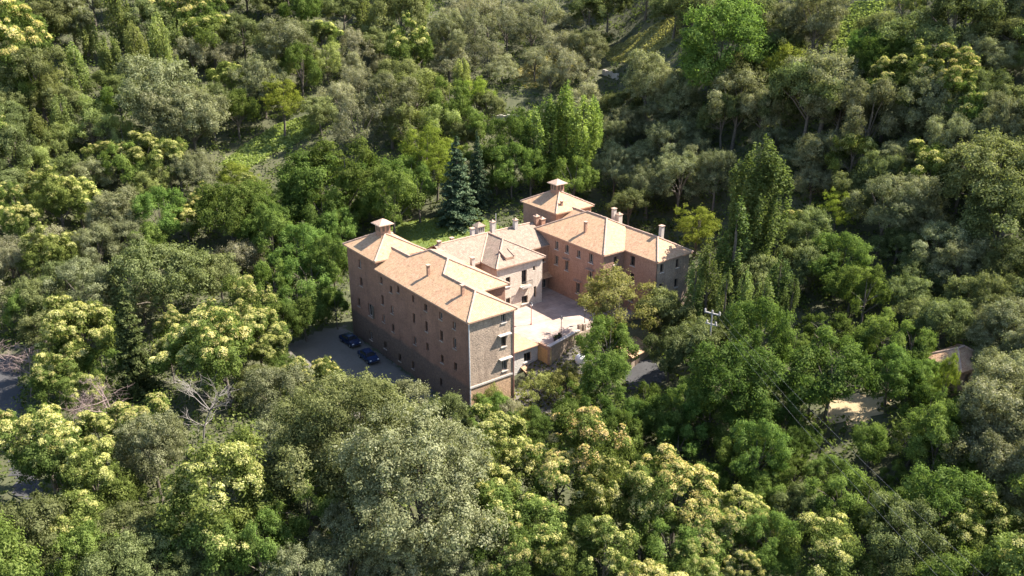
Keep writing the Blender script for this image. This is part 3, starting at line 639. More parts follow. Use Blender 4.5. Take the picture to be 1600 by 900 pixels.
def round_tree(R=5.0, H=None, base=2.0, nclump=46, rc=(0.9, 1.7), leaf=0.30, dens=20, asp=0.85, lobes=5, flat=0.0, bloom=None, up=0.25, core=6, sq=0.85):
    """broadleaf: clumps over an uneven ellipsoid. returns dict of meshes"""
    c = R * asp; zc = base + c
    def spread(d, it=8):
        for _ in range(it):
            D = d[:, None] - d[None]; q = np.sum(D * D, -1) + 1e-3; d = d + 0.02 * np.sum(D / q[..., None] ** 1.2, 1) / 3; d /= np.linalg.norm(d, axis=1, keepdims=True)
        return d
    # big boughs first, then small clumps over the outer side of each bough
    dl = unit(lobes * 6); dl = spread(dl[dl[:, 2] > -0.45][:lobes]); nl = len(dl)
    lr = R * rng.uniform(0.24, 0.46, nl); lc = dl * (R * rng.uniform(0.72, 1.22, nl) - lr)[:, None]
    lc[:, 2] *= asp; lc[:, 2] = np.where(lc[:, 2] < 0, lc[:, 2] * 0.75, lc[:, 2]); lc[:, 2] += zc
    p = []; rr = []; d = []; per = max(4, nclump // nl)
    for i in range(nl):
        m = int(per * (lr[i] / (0.385 * R)) ** 2 + 0.5); e = unit(m * 5) + 0.55 * dl[i] + np.array([0, 0, 0.15]); e /= np.linalg.norm(e, axis=1, keepdims=True); e = spread(e[e @ dl[i] > -0.35][:m], 5)
        ri = rng.uniform(*rc, len(e)) * (R / 5); q = lc[i] + e * (lr[i] - ri * 0.45)[:, None] * [1, 1, 0.5 + 0.5 * asp]
        p.append(q); rr.append(ri); d.append(0.5 * e + 0.5 * dl[i])
    p.append(lc); rr.append(lr * 0.62); d.append(dl)
    p = np.concatenate(p); rr = np.concatenate(rr); d = np.concatenate(d)
    outc = np.array([0, 0, zc - 0.2 * c])
    Q, T = clump_leaves(p, rr, dens, leaf, outc, up=up, squash=sq)
    # stray sprigs that break the outline
    k = int(len(Q) * 0.05); j = rng.integers(0, len(p), k); dd = p[j] - outc; dd /= np.linalg.norm(dd, axis=1, keepdims=True); dd = dd + 0.6 * unit(k)
    sp = p[j] + dd * (rr[j] * rng.uniform(0.95, 1.22, k))[:, None]
    Q = np.concatenate([Q, leaf_quads(sp, dd + unit(k), leaf)]); T = np.concatenate([T, 0.3 + 0.5 * rng.random(k)])
    out = {'crown': quads_mesh('crown', Q, T)}
    mb = MB(); limbs(mb, base, zc + 0.45 * c, p[rng.choice(len(p), 9, replace=False)], 0.06 * R)
    out['trunk'] = mb.mesh('trunk', True)
    if bloom:
        sel = [i for i in range(len(d)) if d[i, 2] > bloom['zmin'] and rng.random() < bloom['p']]
        BQ = []; BT = []
        for i in sel:
            n = int(bloom['n'] * rr[i] ** 2); dv = unit(n * 2) + 0.7 * d[i] + [0, 0, 0.9]; dv /= np.linalg.norm(dv, axis=1, keepdims=True); dv = dv[dv[:, 2] > 0.05][:n]
            # catkins gather in tufts
            k = max(2, len(dv) // 16); tuft = dv[rng.integers(0, len(dv), k)]; dv = tuft[rng.integers(0, k, len(dv))] + 0.22 * rng.normal(0, 1, dv.shape); dv /= np.linalg.norm(dv, axis=1, keepdims=True)
            pp = p[i] + dv * (rr[i] * rng.uniform(0.98, 1.18, len(dv)))[:, None] * [1, 1, sq]
            BQ.append(leaf_quads(pp, dv + 0.7 * unit(len(dv)), 0.19, 0.55)); BT.append(np.clip(0.25 + 0.5 * rng.random() + rng.normal(0, 0.2, len(dv)), 0, 1))
        if BQ: out['blossom'] = quads_mesh('blossom', np.concatenate(BQ), np.concatenate(BT))
    out['R'] = R; out['zc'] = zc; out['hh'] = c
    return out
def column_tree(R=1.8, H=16.0, base=1.0, leaf=0.26, dens=15, kind='poplar', ncol=None, cr=0.36, lo=0.45):
    """upright tree: steep plumes rising round a stem"""
    P = []; RR = []
    n = ncol or 26
    for i in range(n):
        a = rng.uniform(0, 2 * math.pi); f = i / n; h0 = base + f * H * 0.74
        prof = math.sin(min(1, (h0 / H) * 1.5 + 0.28) * math.pi * 0.62) ; rad = R * prof * rng.uniform(lo, 0.85)
        ln = H * rng.uniform(0.22, 0.34) * (1 - 0.35 * f)
        for k in range(6):
            q = k / 5; rr_ = R * cr * (1 - 0.68 * q) * rng.uniform(0.8, 1.2)
            w = rad * (0.75 + 0.35 * q) * (1 - 0.15 * q)
            z = h0 + ln * q
            w *= max(0.12, min(1, (H - z) / (0.32 * H) + 0.1))
            P.append((w * math.cos(a), w * math.sin(a), z)); RR.append(max(0.22, rr_))
    P = np.array(P); RR = np.array(RR)
    Q = []; T = []
    for c, r in zip(P, RR):
        m = max(8, int(dens * r * r / (leaf * leaf))); d = unit(m); p = c + d * (r * (0.5 + 0.6 * rng.random(m)))[:, None] * [1, 1, 2.0]
        Q.append(leaf_quads(p, d + 0.8 * unit(m) + [0, 0, 0.15], leaf)); T.append(np.clip(0.15 + 0.5 * rng.random() + 0.2 * rng.normal(0, 1, m), 0, 1))
    mb = MB(); tube_trunk(mb, [(0, 0, -0.6), (0, 0, base), (0.1, 0, H * 0.6), (0, 0.1, H * 0.84)], [0.3 * R / 1.8, 0.24 * R / 1.8, 0.12, 0.03], 7)
    for i in range(0, len(P), 17): tube_trunk(mb, [(0, 0, P[i][2] * 0.8), tuple(P[i])], [0.06, 0.02], 4)
    return {'crown': quads_mesh('crown', np.concatenate(Q), np.concatenate(T)), 'trunk': mb.mesh('trunk', True), 'R': R, 'zc': (base + H) / 2, 'hh': (H - base) / 2}
def fir_tree(R=3.2, H=14.0, base=0.6, leaf=0.26, tiers=24, soft=0.0):
    """conifer: tiers of drooping boughs that shorten to the tip"""
    Q = []; T = []; mb = MB(); tube_trunk(mb, [(0, 0, -0.5), (0, 0, H * 0.5), (0, 0, H)], [0.28, 0.16, 0.02], 7)
    for i in range(tiers):
        f = i / (tiers - 1); z = base + (H - base) * f ** 0.92; L = R * (1 - f) ** 0.85 * (1 - soft * (1 - f) ** 2) + 0.15
        nb = max(4, int(11 * (1 - f) + 4)); a0 = rng.uniform(0, 6.3)
        for k in range(nb):
            a = a0 + 2 * math.pi * k / nb + rng.normal(0, 0.2); off = rng.normal(0, 0.22); l = L * rng.uniform(0.55, 1.2); m = int(34 * l + 8)
            s = rng.random(m) ** 0.7; w = 0.30 * (1 - 0.5 * s) * min(1, l)
            x = s * l; y = rng.normal(0, 1, m) * w; zz = z - 0.28 * x - 0.05 * x * x / R + rng.normal(0, 0.08, m) + off + 0.12 * (s > 0.85)
            p = np.stack([x * math.cos(a) - y * math.sin(a), x * math.sin(a) + y * math.cos(a), zz], 1)
            Q.append(leaf_quads(p, unit(m) * 0.8 + [0.5 * math.cos(a), 0.5 * math.sin(a), 0.7], leaf)); T.append(np.clip(0.2 + 0.5 * s + 0.15 * rng.normal(0, 1, m), 0, 1))
            if k % 3 == 0: tube_trunk(mb, [(0, 0, z), (l * 0.8 * math.cos(a), l * 0.8 * math.sin(a), z - 0.25 * l)], [0.05, 0.01], 4)
    return {'crown': quads_mesh('crown', np.concatenate(Q), np.concatenate(T)), 'trunk': mb.mesh('trunk', True), 'R': R, 'zc': (H + base) / 2, 'hh': (H - base) / 2}
def dead_tree(R, H, r0, depth, seed, spread, twig=3):
    g = random.Random(seed); limbs_ = MB(); tw = MB()
    def br(p, d, l, r, k):
        n = 4; pts = [p]; q = p.copy(); dd = d.copy()
        for i in range(n):
            dd = (dd + Vector((g.gauss(0, .16), g.gauss(0, .16), g.gauss(0.02, .12)))).normalized(); q = q + dd * l / n; pts.append(q.copy())
        (limbs_ if k < 2 else tw).tube(pts, [r * (1 - 0.75 * i / n) for i in range(n + 1)], 5 if k < 2 else 3, cap=False)
        if k >= depth: return
        for i in range(twig + (2 if k == 0 else 0)):
            f = g.uniform(0.3, 1.0) if k else g.uniform(0.42, 1.0)
            s = pts[min(n, int(f * n))]; side = Vector((g.gauss(0, 1), g.gauss(0, 1), g.gauss(0.1, .45))).normalized()
            nd = (dd * (1 - spread) + side * spread).normalized(); br(s, nd, l * g.uniform(0.42, 0.68), max(0.012, r * 0.45), k + 1)
    br(Vector((0, 0, -0.4)), Vector((0.03, 0.02, 1)), H * 0.72, r0, 0)
    return {'trunk': limbs_.mesh('trunk', True), 'twigs': tw.mesh('twigs', False, False), 'R': R, 'zc': H * 0.55, 'hh': H * 0.45}

print('building tree kinds')
BL = dict(zmin=0.02, p=0.78, n=330); BW = dict(zmin=0.30, p=0.45, n=220)
KINDS = {
 'O': [round_tree(5, nclump=130, rc=(0.40, 1.05), leaf=0.215, dens=15, asp=a, lobes=l) for a, l in ((0.85, 12), (1.0, 15), (0.78, 10), (0.92, 17))],
 'A': [round_tree(5, nclump=170, rc=(0.35, 0.85), leaf=0.175, dens=13.5, asp=a, lobes=l) for a, l in ((0.9, 15), (0.8, 20), (1.0, 13))],
 'G': [round_tree(5, nclump=125, rc=(0.40, 1.1), leaf=0.225, dens=15, asp=a, lobes=l, base=1.2) for a, l in ((1.05, 11), (1.3, 14), (0.92, 16), (1.15, 9))],
 'C': [round_tree(5, nclump=130, rc=(0.42, 1.0), leaf=0.22, dens=14, asp=a, lobes=l, bloom=dict(zmin=zm, p=pb, n=nb)) for a, l, zm, pb, nb in ((1.0, 12, 0.0, 0.85, 340), (1.15, 14, 0.2, 0.55, 260), (0.95, 10, 0.05, 0.7, 320), (1.08, 16, 0.3, 0.6, 200))],
 'K': [round_tree(5, nclump=130, rc=(0.42, 1.0), leaf=0.22, dens=14, asp=a, lobes=l, bloom=BW) for a, l in ((0.95, 12), (1.1, 15))],
 'S': [round_tree(5, nclump=110, rc=(0.35, 0.85), leaf=0.19, dens=8.5, asp=a, lobes=l, base=0.6) for a, l in ((0.7, 14), (0.85, 17), (0.62, 12))],
 'H': [round_tree(5, nclump=120, rc=(0.38, 0.95), leaf=0.21, dens=12, asp=a, lobes=l, base=0.8, sq=0.9) for a, l in ((1.1, 13), (0.95, 16))],
 'X': [round_tree(8, nclump=330, rc=(0.30, 0.72), leaf=0.20, dens=12, asp=0.92, lobes=24, core=10)],
 'B': [round_tree(5, nclump=90, rc=(0.4, 0.9), leaf=0.24, dens=11, asp=a, lobes=12, base=0.4) for a in (0.75, 0.9)],
 'L': [round_tree(5, nclump=90, rc=(0.4, 0.95), leaf=0.21, dens=10.5, asp=a, lobes=l, sq=0.65) for a, l in ((1.05, 11), (0.9, 14))],
 'U': [column_tree(2.8, 10.5, 0.6, 0.22, 10, ncol=26, cr=0.24, lo=0.15), column_tree(3.1, 9.5, 0.5, 0.22, 10, ncol=30, cr=0.22, lo=0.15)],
 'P': [column_tree(2.0, 17, 0.8, 0.22, 12, ncol=30, cr=0.25, lo=0.3), column_tree(1.8, 16, 0.8, 0.22, 12, ncol=24, cr=0.26, lo=0.3)],
 'Q': [column_tree(3.8, 19, 0.8, 0.23, 14, ncol=80, cr=0.155, lo=0.12)],
 'V': [column_tree(2.6, 15, 0.8, 0.23, 11, ncol=30, cr=0.25, lo=0.2), column_tree(2.3, 14, 0.8, 0.23, 11, ncol=26, cr=0.25, lo=0.2)],
 'N': [fir_tree(3.3, 13.5), fir_tree(2.4, 13.0)],
 'T': [fir_tree(2.6, 12.5, soft=0.25)],
}
NAMES = {'O': ('evergreen_oak', 'oak', 'oak'), 'A': ('evergreen_oak', 'oak_grey', 'oak'), 'G': ('broadleaf_tree', 'green', 'tree'), 'C': ('chestnut_tree', 'chestnut', 'chestnut tree'),
         'K': ('chestnut_tree', 'chestnut', 'chestnut tree'), 'S': ('scrub_bush', 'scrub', 'bush'), 'L': ('feathery_tree', 'lime', 'tree'), 'B': ('garden_bush', 'olive', 'bush'), 'H': ('broadleaf_tree', 'upright', 'tree'), 'X': ('evergreen_oak', 'oak_grey', 'oak'), 'U': ('aspen_tree', 'upright', 'tree'),
         'P': ('poplar_tree', 'poplar', 'poplar'), 'Q': ('poplar_tree', 'poplar', 'poplar'), 'V': ('poplar_tree', 'fresh', 'poplar'), 'N': ('fir_tree', 'conifer', 'conifer'), 'T': ('cypress_tree', 'cypress', 'conifer')}
LOOK = {'O': 'dull green evergreen oak', 'A': 'grey-green evergreen oak', 'G': 'fresh green broadleaf tree', 'C': 'yellow-blossoming chestnut tree', 'K': 'sparsely blossoming green chestnut',
        'S': 'grey-brown scrubby bush', 'L': 'feathery yellow-green tree', 'B': 'rounded olive-green bush', 'H': 'pale green broadleaf tree', 'X': 'broad grey-green evergreen oak', 'U': 'slender pale green upright tree', 'P': 'narrow upright poplar', 'Q': 'broad tall poplar', 'V': 'yellow-green upright poplar', 'N': 'dark blue-green fir', 'T': 'olive-dark pointed conifer'}
GROUP = {'O': 'evergreen oaks in the forest', 'A': 'evergreen oaks in the forest', 'G': 'green broadleaf trees', 'C': 'blossoming chestnut trees', 'K': 'blossoming chestnut trees', 'S': 'scrub bushes on the slope', 'L': 'feathery yellow-green trees', 'B': 'bushes below the terrace', 'H': 'pale green broadleaf trees', 'X': 'evergreen oaks in the forest', 'U': 'slender upright trees', 'P': 'poplars', 'Q': 'poplars', 'V': 'poplars', 'N': 'dark conifers', 'T': 'dark conifers'}

# kind, crown centre x, y and crown width (and height) in photograph pixels -> solved to a place on the terrain
TREES = """
K 30 35 80;O 75 25 70;A 110 30 60;U 132 50 42;C 20 100 78;O 60 125 72;U 120 108 46;U 170 85 42;U 185 35 48;U 207 72 46;U 215 108 42;O 240 40 60;C 275 28 62;C 312 20 60;K 332 50 70;U 280 62 52;U 255 88 46
S 300 98 52;S 352 92 48;O 380 55 52;K 362 125 52;O 172 130 50;G 40 142 60;O 10 162 52;G 76 152 52;O 100 158 50;O 15 198 56;A 250 150 108;A 302 190 92;A 268 186 78;O 140 192 60;U 100 196 46;U 62 208 46;G 82 228 46;S 150 208 56
G 190 176 42;O 192 218 46;O 330 170 62;G 370 176 62;K 160 240 46;C 226 238 62;C 262 252 56;O 100 268 72;A 140 272 56;O 20 252 62;O 52 262 42;C 8 228 30;G 190 266 52;O 232 282 50;A 282 272 50;S 312 276 56;L 372 276 52;C 62 296 42
A 440 62 84;A 432 96 70;A 410 134 72;G 470 22 52;K 502 52 48;O 490 66 40;O 535 16 52;U 566 24 40;O 590 62 52;O 626 42 72;A 644 24 60;S 556 82 52;S 546 112 46;G 510 98 46;C 642 94 62;C 658 86 48;G 650 142 86;O 620 132 62;S 600 102 46;S 560 142 52;G 470 118 52
L 440 162 62;S 530 162 52;O 500 178 52;A 610 176 72;A 642 204 62;S 560 208 78;S 700 36 52;S 722 28 42;S 742 62 62;A 700 72 60;S 762 32 60;S 792 52 52;S 702 102 62;U 722 122 38;S 762 88 56;S 784 112 52;L 742 152 52
G 700 168 62;O 762 172 46;G 730 196 50;G 482 288 112;G 545 276 110;G 592 290 92;G 612 318 76;L 662 246 72;L 697 238 46;L 640 268 52;G 792 238 62;G 776 288 36;G 655 306 56;G 640 290 60;O 690 206 60;G 770 255 50;G 735 246 40;L 682 272 56;G 800 268 56;O 720 212 50;N 714 281 64 118;N 746 264 40 108;G 818 204 36
S 815 22 52;S 850 26 52;S 880 32 46;O 922 16 60;O 950 18 52;S 830 62 62;S 875 76 62;A 920 78 56;C 945 58 26;S 836 106 46;S 890 112 62;S 915 102 50;S 860 128 40;O 1055 12 60;O 1092 26 72;G 1130 82 118;O 1172 50 72;O 1165 122 80;A 1010 142 76;A 1042 140 70;A 1062 168 62
O 970 158 52;A 980 192 62;A 1022 188 62;A 955 218 52;A 1076 208 62;A 1150 166 82;O 1130 194 62;A 1188 182 62;A 1042 244 72;A 1000 252 72;A 1082 252 62;A 1062 284 72;A 960 274 56;A 1012 294 70;O 985 320 60;V 885 200 60 146;V 910 216 62 138;V 860 214 64 132;V 836 224 56 120;V 926 206 42 112;G 830 275 56;G 895 285 60
A 1240 36 80;A 1272 46 70;O 1215 72 60;A 1292 128 112;L 1236 116 60;O 1262 166 92;A 1312 162 82;O 1222 172 60;G 1352 92 46;O 1372 62 62;O 1440 62 92;O 1492 42 92;O 1540 22 62;O 1590 52 62;A 1562 86 60;A 1502 88 62;G 1382 112 62;C 1442 112 42;C 1432 138 70;C 1482 136 80
K 1522 132 60;A 1452 178 82;C 1502 192 60;A 1422 192 62;O 1535 165 60;A 1352 208 82;A 1402 248 72;A 1292 238 72;K 1332 252 62;A 1262 242 60;K 1452 268 72;A 1482 242 60;A 1562 208 60;A 1522 218 52;O 1562 276 112;O 1592 252 80;A 1272 278 62;O 1382 284 62;A 1502 284 62;O 1340 300 60
C 25 338 46;C 36 360 46;C 92 322 62;C 122 312 60;S 62 374 60;S 15 404 62;S 30 426 62;A 180 334 72;A 196 364 72;A 150 392 62;C 76 408 62;C 112 386 36;G 250 338 62;C 290 342 56;C 322 328 42;G 362 348 82;G 388 334 70;G 232 384 52;O 252 434 112;L 282 448 36;S 222 474 60
S 332 414 62;S 376 412 62;O 346 444 62;A 130 454 82;O 100 444 60;O 60 474 62;O 72 514 72;G 40 494 42;C 130 534 92;C 100 564 72;G 162 564 60;T 205 532 64 150;T 186 486 44 90;C 86 590 62;C 312 548 102;C 382 492 82;C 404 524 72;C 352 566 92;C 280 524 52;C 268 566 42;C 422 552 56
C 382 324 60;G 402 354 72;G 422 376 62;G 452 326 72;G 502 350 62;G 522 366 60;G 472 394 72;O 452 414 52;G 430 446 52;G 482 434 72;G 520 428 56;G 512 462 52;G 462 474 72;G 476 496 56;G 440 506 50;S 402 408 52;G 526 488 38;G 545 338 50
C 2 672 40;C 72 694 112;C 96 730 92;C 162 702 62;C 136 628 52;C 216 684 92;K 262 692 42;A 242 726 92;K 152 768 82;K 130 808 92;O 202 836 92;G 182 786 62;C 342 768 142;K 332 856 112;O 22 842 112;O 242 876 82;O 300 894 72;G 136 876 80;G 404 876 80
A 440 628 112;X 536 688 208;A 622 652 104;O 690 672 76;A 450 696 112;X 658 764 228;O 430 746 82;G 482 806 92;A 542 846 82;A 622 876 102;A 712 874 112;A 542 894 72;C 470 596 60;C 512 592 48;O 402 600 60;G 752 640 44;G 722 662 40;G 445 580 40
C 782 694 92;C 792 744 102;K 772 796 102;G 832 664 52;G 884 652 56;S 800 652 52;G 932 652 60;C 912 714 122;C 872 764 92;C 962 752 80;C 1056 778 122;C 1002 806 92;C 1102 834 92;C 932 806 92;K 852 826 102;C 942 866 92;K 880 886 80;G 1042 862 80;C 1162 806 72;C 1184 836 62;G 1032 660 72;G 1062 696 60
G 972 690 60;G 1002 652 52;G 1112 746 52;G 1132 668 62;G 1152 706 62;G 1182 726 72;G 1192 776 60;G 1112 648 72;G 1076 628 50;G 1150 606 112;G 1172 646 82;C 1082 890 72;C 1162 894 52;G 1202 856 62;G 1020 720 52
G 1212 706 60;G 1242 746 60;G 1236 708 40;O 1252 796 62;G 1312 776 82;G 1352 806 72;G 1292 746 52;G 1212 876 62;K 1292 866 102;K 1322 886 80;O 1402 856 92;G 1442 886 72;G 1396 748 34;G 1446 758 52;G 1402 796 50;G 1432 812 50;C 1542 836 92;C 1552 806 52;G 1512 856 60;G 1582 866 62
A 1590 766 72;A 1548 566 50;G 1446 596 46;G 1260 690 50;A 1562 706 112;A 1582 646 112;A 1542 668 82;G 1502 652 60;G 1452 652 62;G 1425 690 56;G 1462 700 72;G 1362 700 60;G 1300 578 112;G 1270 612 56;G 1392 586 62;G 1442 608 50;A 1582 606 92;A 1592 514 92;A 1562 524 80;O 1472 514 70;G 1422 546 60;O 1432 500 56;G 1225 650 50;G 1490 740 60;G 1530 770 60
Q 1178 334 126 232;P 1146 392 56 180;O 1206 364 62;K 1232 344 52;L 1090 344 72;P 1106 446 48 155;P 1084 464 42 130;P 1132 484 36 135;P 1160 484 38 135;P 1190 490 38 135;P 1216 456 46 120;P 1236 476 30 100;L 1306 334 52;G 1312 404 72;G 1332 444 82;G 1352 474 62;K 1290 402 62;O 1262 374 62;O 1252 424 62;G 1290 512 62;G 1242 546 52
G 1180 556 82;O 1040 494 72;L 965 474 112;G 950 552 76;G 946 606 62;O 1046 560 62;O 1032 506 46;A 1382 334 82;A 1422 324 82;A 1452 344 60;A 1482 384 82;A 1502 412 80;A 1532 424 52;O 1402 384 60;O 1442 434 62;O 1562 344 112;O 1592 404 80;O 1572 440 60;G 1382 524 60;O 1422 474 56;O 1556 484 60;G 1340 540 52;L 1478 596 26 90;B 842 606 60;B 886 602 52;B 772 628 44;B 908 634 40;S 806 640 36;B 820 660 40;G 775 640 40;G 890 615 36;G 1010 625 40
"""
def solve(kind, px, py, w, h, proto):
    hc = 6.0
    for _ in range(8):
        P, dist = ground(px, py, hc); k = w * dist / F_PX / (2 * proto['R']) / 1.0
        kz = (h * dist / F_PX / (2 * proto['hh']) / 0.93) if h else k
        hc = 0.5 * hc + 0.5 * proto['zc'] * kz
    return P[0], P[1], k, kz, dist
def in_building(u, v, m=0.5):
    x, y = w2b(u, v); return -m < x < 45 + m and -m < y < 36 + m
trees = []
spec = [s.split() for line in TREES.strip().splitlines() for s in line.split(';') if s.strip()]
for i, sp_ in enumerate(spec):
    kind, px, py, w = sp_[0], float(sp_[1]), float(sp_[2]), float(sp_[3]); h = float(sp_[4]) if len(sp_) > 4 else None
    if kind in 'OAG' and py < 330 and px < 720 and i % 3 == 0 and w < 90: kind = 'H'
    protos = KINDS[kind]; vi = i % len(protos); pr = protos[vi]
    u, v, k, kz, dist = solve(kind, px, py, w * 1.12, h, pr)
    kz *= 1.0 if (h or w > 100) else rng.uniform(0.85, 1.3)
    if in_building(u, v):
        print('tree in building', sp_, [round(c, 1) for c in w2b(u, v)]); continue
    trees.append(dict(kind=kind, pr=pr, px=px, py=py, w=w, u=u, v=v, k=k, kz=kz, i=i))
# gaps of the canopy that the list leaves open are closed with trees like their neighbours
KEEP_OPEN = [[(345, 258), (385, 226), (430, 198), (490, 180), (506, 196), (470, 222), (420, 246), (372, 272)], [(535, 395), (575, 345), (600, 335), (625, 345), (760, 338), (815, 312), (850, 275), (895, 275), (965, 320), (1090, 380), (1085, 470), (925, 470), (930, 530), (862, 605), (800, 625), (735, 640), (690, 640), (455, 560), (455, 530), (545, 500)],
    [(600, 352), (640, 348), (700, 345), (770, 345), (770, 380), (690, 395), (620, 385)], [(935, 88), (985, 55), (1062, 15), (1072, 60), (1020, 90), (975, 105)], [(1290, 90), (1310, 30), (1335, -10), (1390, -10), (1368, 50), (1345, 95)],
    [(1285, 615), (1330, 600), (1430, 600), (1420, 655), (1350, 672), (1290, 665)], [(1205, 610), (1240, 620), (1420, 760), (1400, 790), (1260, 720)], [(-60, 555), (20, 555), (38, 610), (34, 690), (66, 760), (100, 840), (135, 930), (80, 930), (45, 830), (12, 740), (0, 640), (-60, 620)],
    [(970, 560), (1025, 555), (1045, 600), (975, 615)], [(1440, 535), (1540, 535), (1540, 600), (1440, 600)], [(130, 575), (240, 575), (240, 670), (130, 670)], [(258, 590), (350, 580), (360, 690), (300, 700), (258, 660)], [(-10, 545), (75, 545), (75, 610), (-10, 610)], [(25, 480), (75, 480), (75, 535), (25, 535)], [(800, 75), (905, 60), (920, 100), (810, 135)], [(768, 178), (816, 178), (816, 192), (768, 192)], [(940, 106), (968, 106), (968, 124), (940, 124)]]
cen = [(t_['px'], t_['py'], t_['w'], t_['kind']) for t_ in trees]; nfill = 0
RING = np.array([(0, 0)] + [(math.cos(a), math.sin(a)) for a in np.linspace(0, 6.2832, 13)[:-1]])
for _ in range(5000):
    px, py = rng.uniform(-60, 1660), rng.uniform(-34, 930)
    w = (50 + 44 * max(0, py) / 900) * rng.uniform(0.85, 1.4)
    if any((px - a) ** 2 + (py - b) ** 2 < (0.46 * ww + 0.24 * w) ** 2 for a, b, ww, _k in cen): continue
    rx = px + 0.6 * w * RING[:, 0]; ry_ = py + 0.6 * w * RING[:, 1]
    if any(inpoly(rx, ry_, K).any() for K in KEEP_OPEN): continue
    near = sorted((((px - a) ** 2 + (py - b) ** 2), k_) for a, b, ww, k_ in cen if k_ in 'OAGCKS')[:3]
    kind = near[int(rng.integers(0, 3))][1]; kind = 'H' if (py < 330 and kind in 'OA' and rng.random() < 0.4) else kind; protos = KINDS[kind]; i = 500 + nfill; pr = protos[i % len(protos)]
    u, v, k, kz, dist = solve(kind, px, py, w * 1.12, None, pr)
    kz *= rng.uniform(0.85, 1.3)
    if in_building(u, v, 2.0): continue
    nfill += 1; cen.append((px, py, w, kind)); trees.append(dict(kind=kind, pr=pr, px=px, py=py, w=w, u=u, v=v, k=k, kz=kz, i=i))
print('fill', nfill)
print('proto tris', sum(2 * len(m.polygons) for L in KINDS.values() for p_ in L for m in p_.values() if hasattr(m, 'polygons')))
print('trees', len(trees), 'diam', np.percentile([2 * t_['k'] * t_['pr']['R'] for t_ in trees], [0, 10, 50, 90, 100]).round(1))

# ---- labels that single each tree out: look, size, then place against landmarks one can find
MARKS = [('left cupola', 597, 350), ('right cupola', 871, 290), ('parked cars', 562, 548), ('pair of dark firs', 730, 275), ('broad tall poplar', 1178, 320), ('large dead tree', 310, 640), ('pinkish dead tree', 180, 620), ('sandy clearing', 1330, 640),
         ('small tiled house', 1490, 570), ('golden meadow', 1005, 70), ('green grass slope', 1335, 45), ('utility pole', 1104, 515), ('grey road', 45, 720), ('paved terrace', 870, 505), ('dark lane', 1290, 710), ('white annex wall', 820, 570), ('yellow-green poplars', 880, 200), ('olive-yellow tree', 965, 474), ('sunny lawn', 690, 365), ('pointed conifer', 205, 530), ('scrubby slope', 780, 70), ('end wall', 770, 545)]
CORN = [('top left corner', 0, 0), ('top right corner', 1600, 0), ('bottom left corner', 0, 900), ('bottom right corner', 1600, 900), ('bottom edge centre', 650, 880), ('bottom edge', 1050, 880), ('top edge centre', 620, 0), ('left edge middle', 0, 400), ('right edge middle', 1600, 350), ('top edge left half', 300, 0)]
def place(px, py):
    best = min(MARKS + CORN, key=lambda m: (m[1] - px) ** 2 + ((m[2] - py) * 1.2) ** 2)
    dx, dy = px - best[1], py - best[2]
    if any(best is c for c in CORN): return 'near the ' + best[0]
    if abs(dx) > 2.2 * abs(dy): d = 'left of' if dx < 0 else 'right of'
    elif abs(dy) > 2.2 * abs(dx): d = 'above' if dy < 0 else 'below'
    else: d = ('upper' if dy < 0 else 'lower') + ('-left of' if dx < 0 else '-right of')
    return d + ' the ' + best[0]
def sizew(w): return 'huge' if w > 125 else 'large' if w > 85 else 'medium-sized' if w > 58 else 'small'
sets = {}
for t_ in trees:
    t_['lab'] = f"{sizew(t_['w'])} {LOOK[t_['kind']]} {place(t_['px'], t_['py'])}"; sets.setdefault(t_['lab'], []).append(t_)
ORD = ['', 'second', 'third', 'fourth', 'fifth', 'sixth', 'seventh', 'eighth', 'ninth', 'tenth']
NUM = ['', '', 'two', 'three', 'four', 'five', 'six', 'seven', 'eight', 'nine', 'ten']
def number(L, suffix):
    L.sort(key=lambda q: q['px']); n = len(L)
    for j, q in enumerate(L):
        if n > 1: q['lab'] += suffix + (', leftmost' if j == 0 else ', rightmost' if j == n - 1 else ', middle one' if n == 3 else f', {ORD[j]} from left')
        elif suffix: q['lab'] += suffix
for lab, L in sets.items():
    if len(L) <= 5: number(L, '')
    else:
        L.sort(key=lambda q: q['py']); h = len(L) // 2
        if len(L) <= 11: number(L[:h], ', upper row'); number(L[h:], ', lower row')
        else:
            h = len(L) // 3; number(L[:h], ', upper row'); number(L[h:2 * h], ', middle row'); number(L[2 * h:], ', lower row')
print('largest label set', max(len(L) for L in sets.values()), 'unique', len({t_['lab'] for t_ in trees}), 'words', max(len(t_['lab'].split()) for t_ in trees))
crown_mats = {}
def tree_thing(t_):
    kind, pr = t_['kind'], t_['pr']; nm, mt, cat = NAMES[kind]
    r = empty(nm, (t_['u'], t_['v'], tz(t_['u'], t_['v'])), (t_['i'] * 2.399) % 6.283); r.scale = (t_['k'], t_['k'], t_['kz'])
    tag(r, t_['lab'], cat, GROUP[kind])
    mname = 'olive' if (kind == 'L' and (t_['px'], t_['py']) == (965, 474)) else mt
    for part in ('trunk', 'crown', 'blossom'):
        if part not in pr: continue
        if part == 'crown' and mname == 'olive':
            me = pr['crown'].copy(); me.materials.clear(); me.materials.append(M['olive'])
        else:
            me = pr[part]
        m = M['bark'] if part == 'trunk' else M[mname] if part == 'crown' else M['blossom']
        o = link(part, me, m, r)
        if kind == 'X' and part == 'crown' and t_['px'] < 600:
            o.material_slots[0].link = 'OBJECT'; o.material_slots[0].material = M['oak']
        if part == 'blossom' and (t_['px'], t_['py']) in ((912, 714), (1056, 778), (20, 100), (945, 58)):
            o.material_slots[0].link = 'OBJECT'; o.material_slots[0].material = M['blossom_orange']
    return r
for t_ in trees: tree_thing(t_)

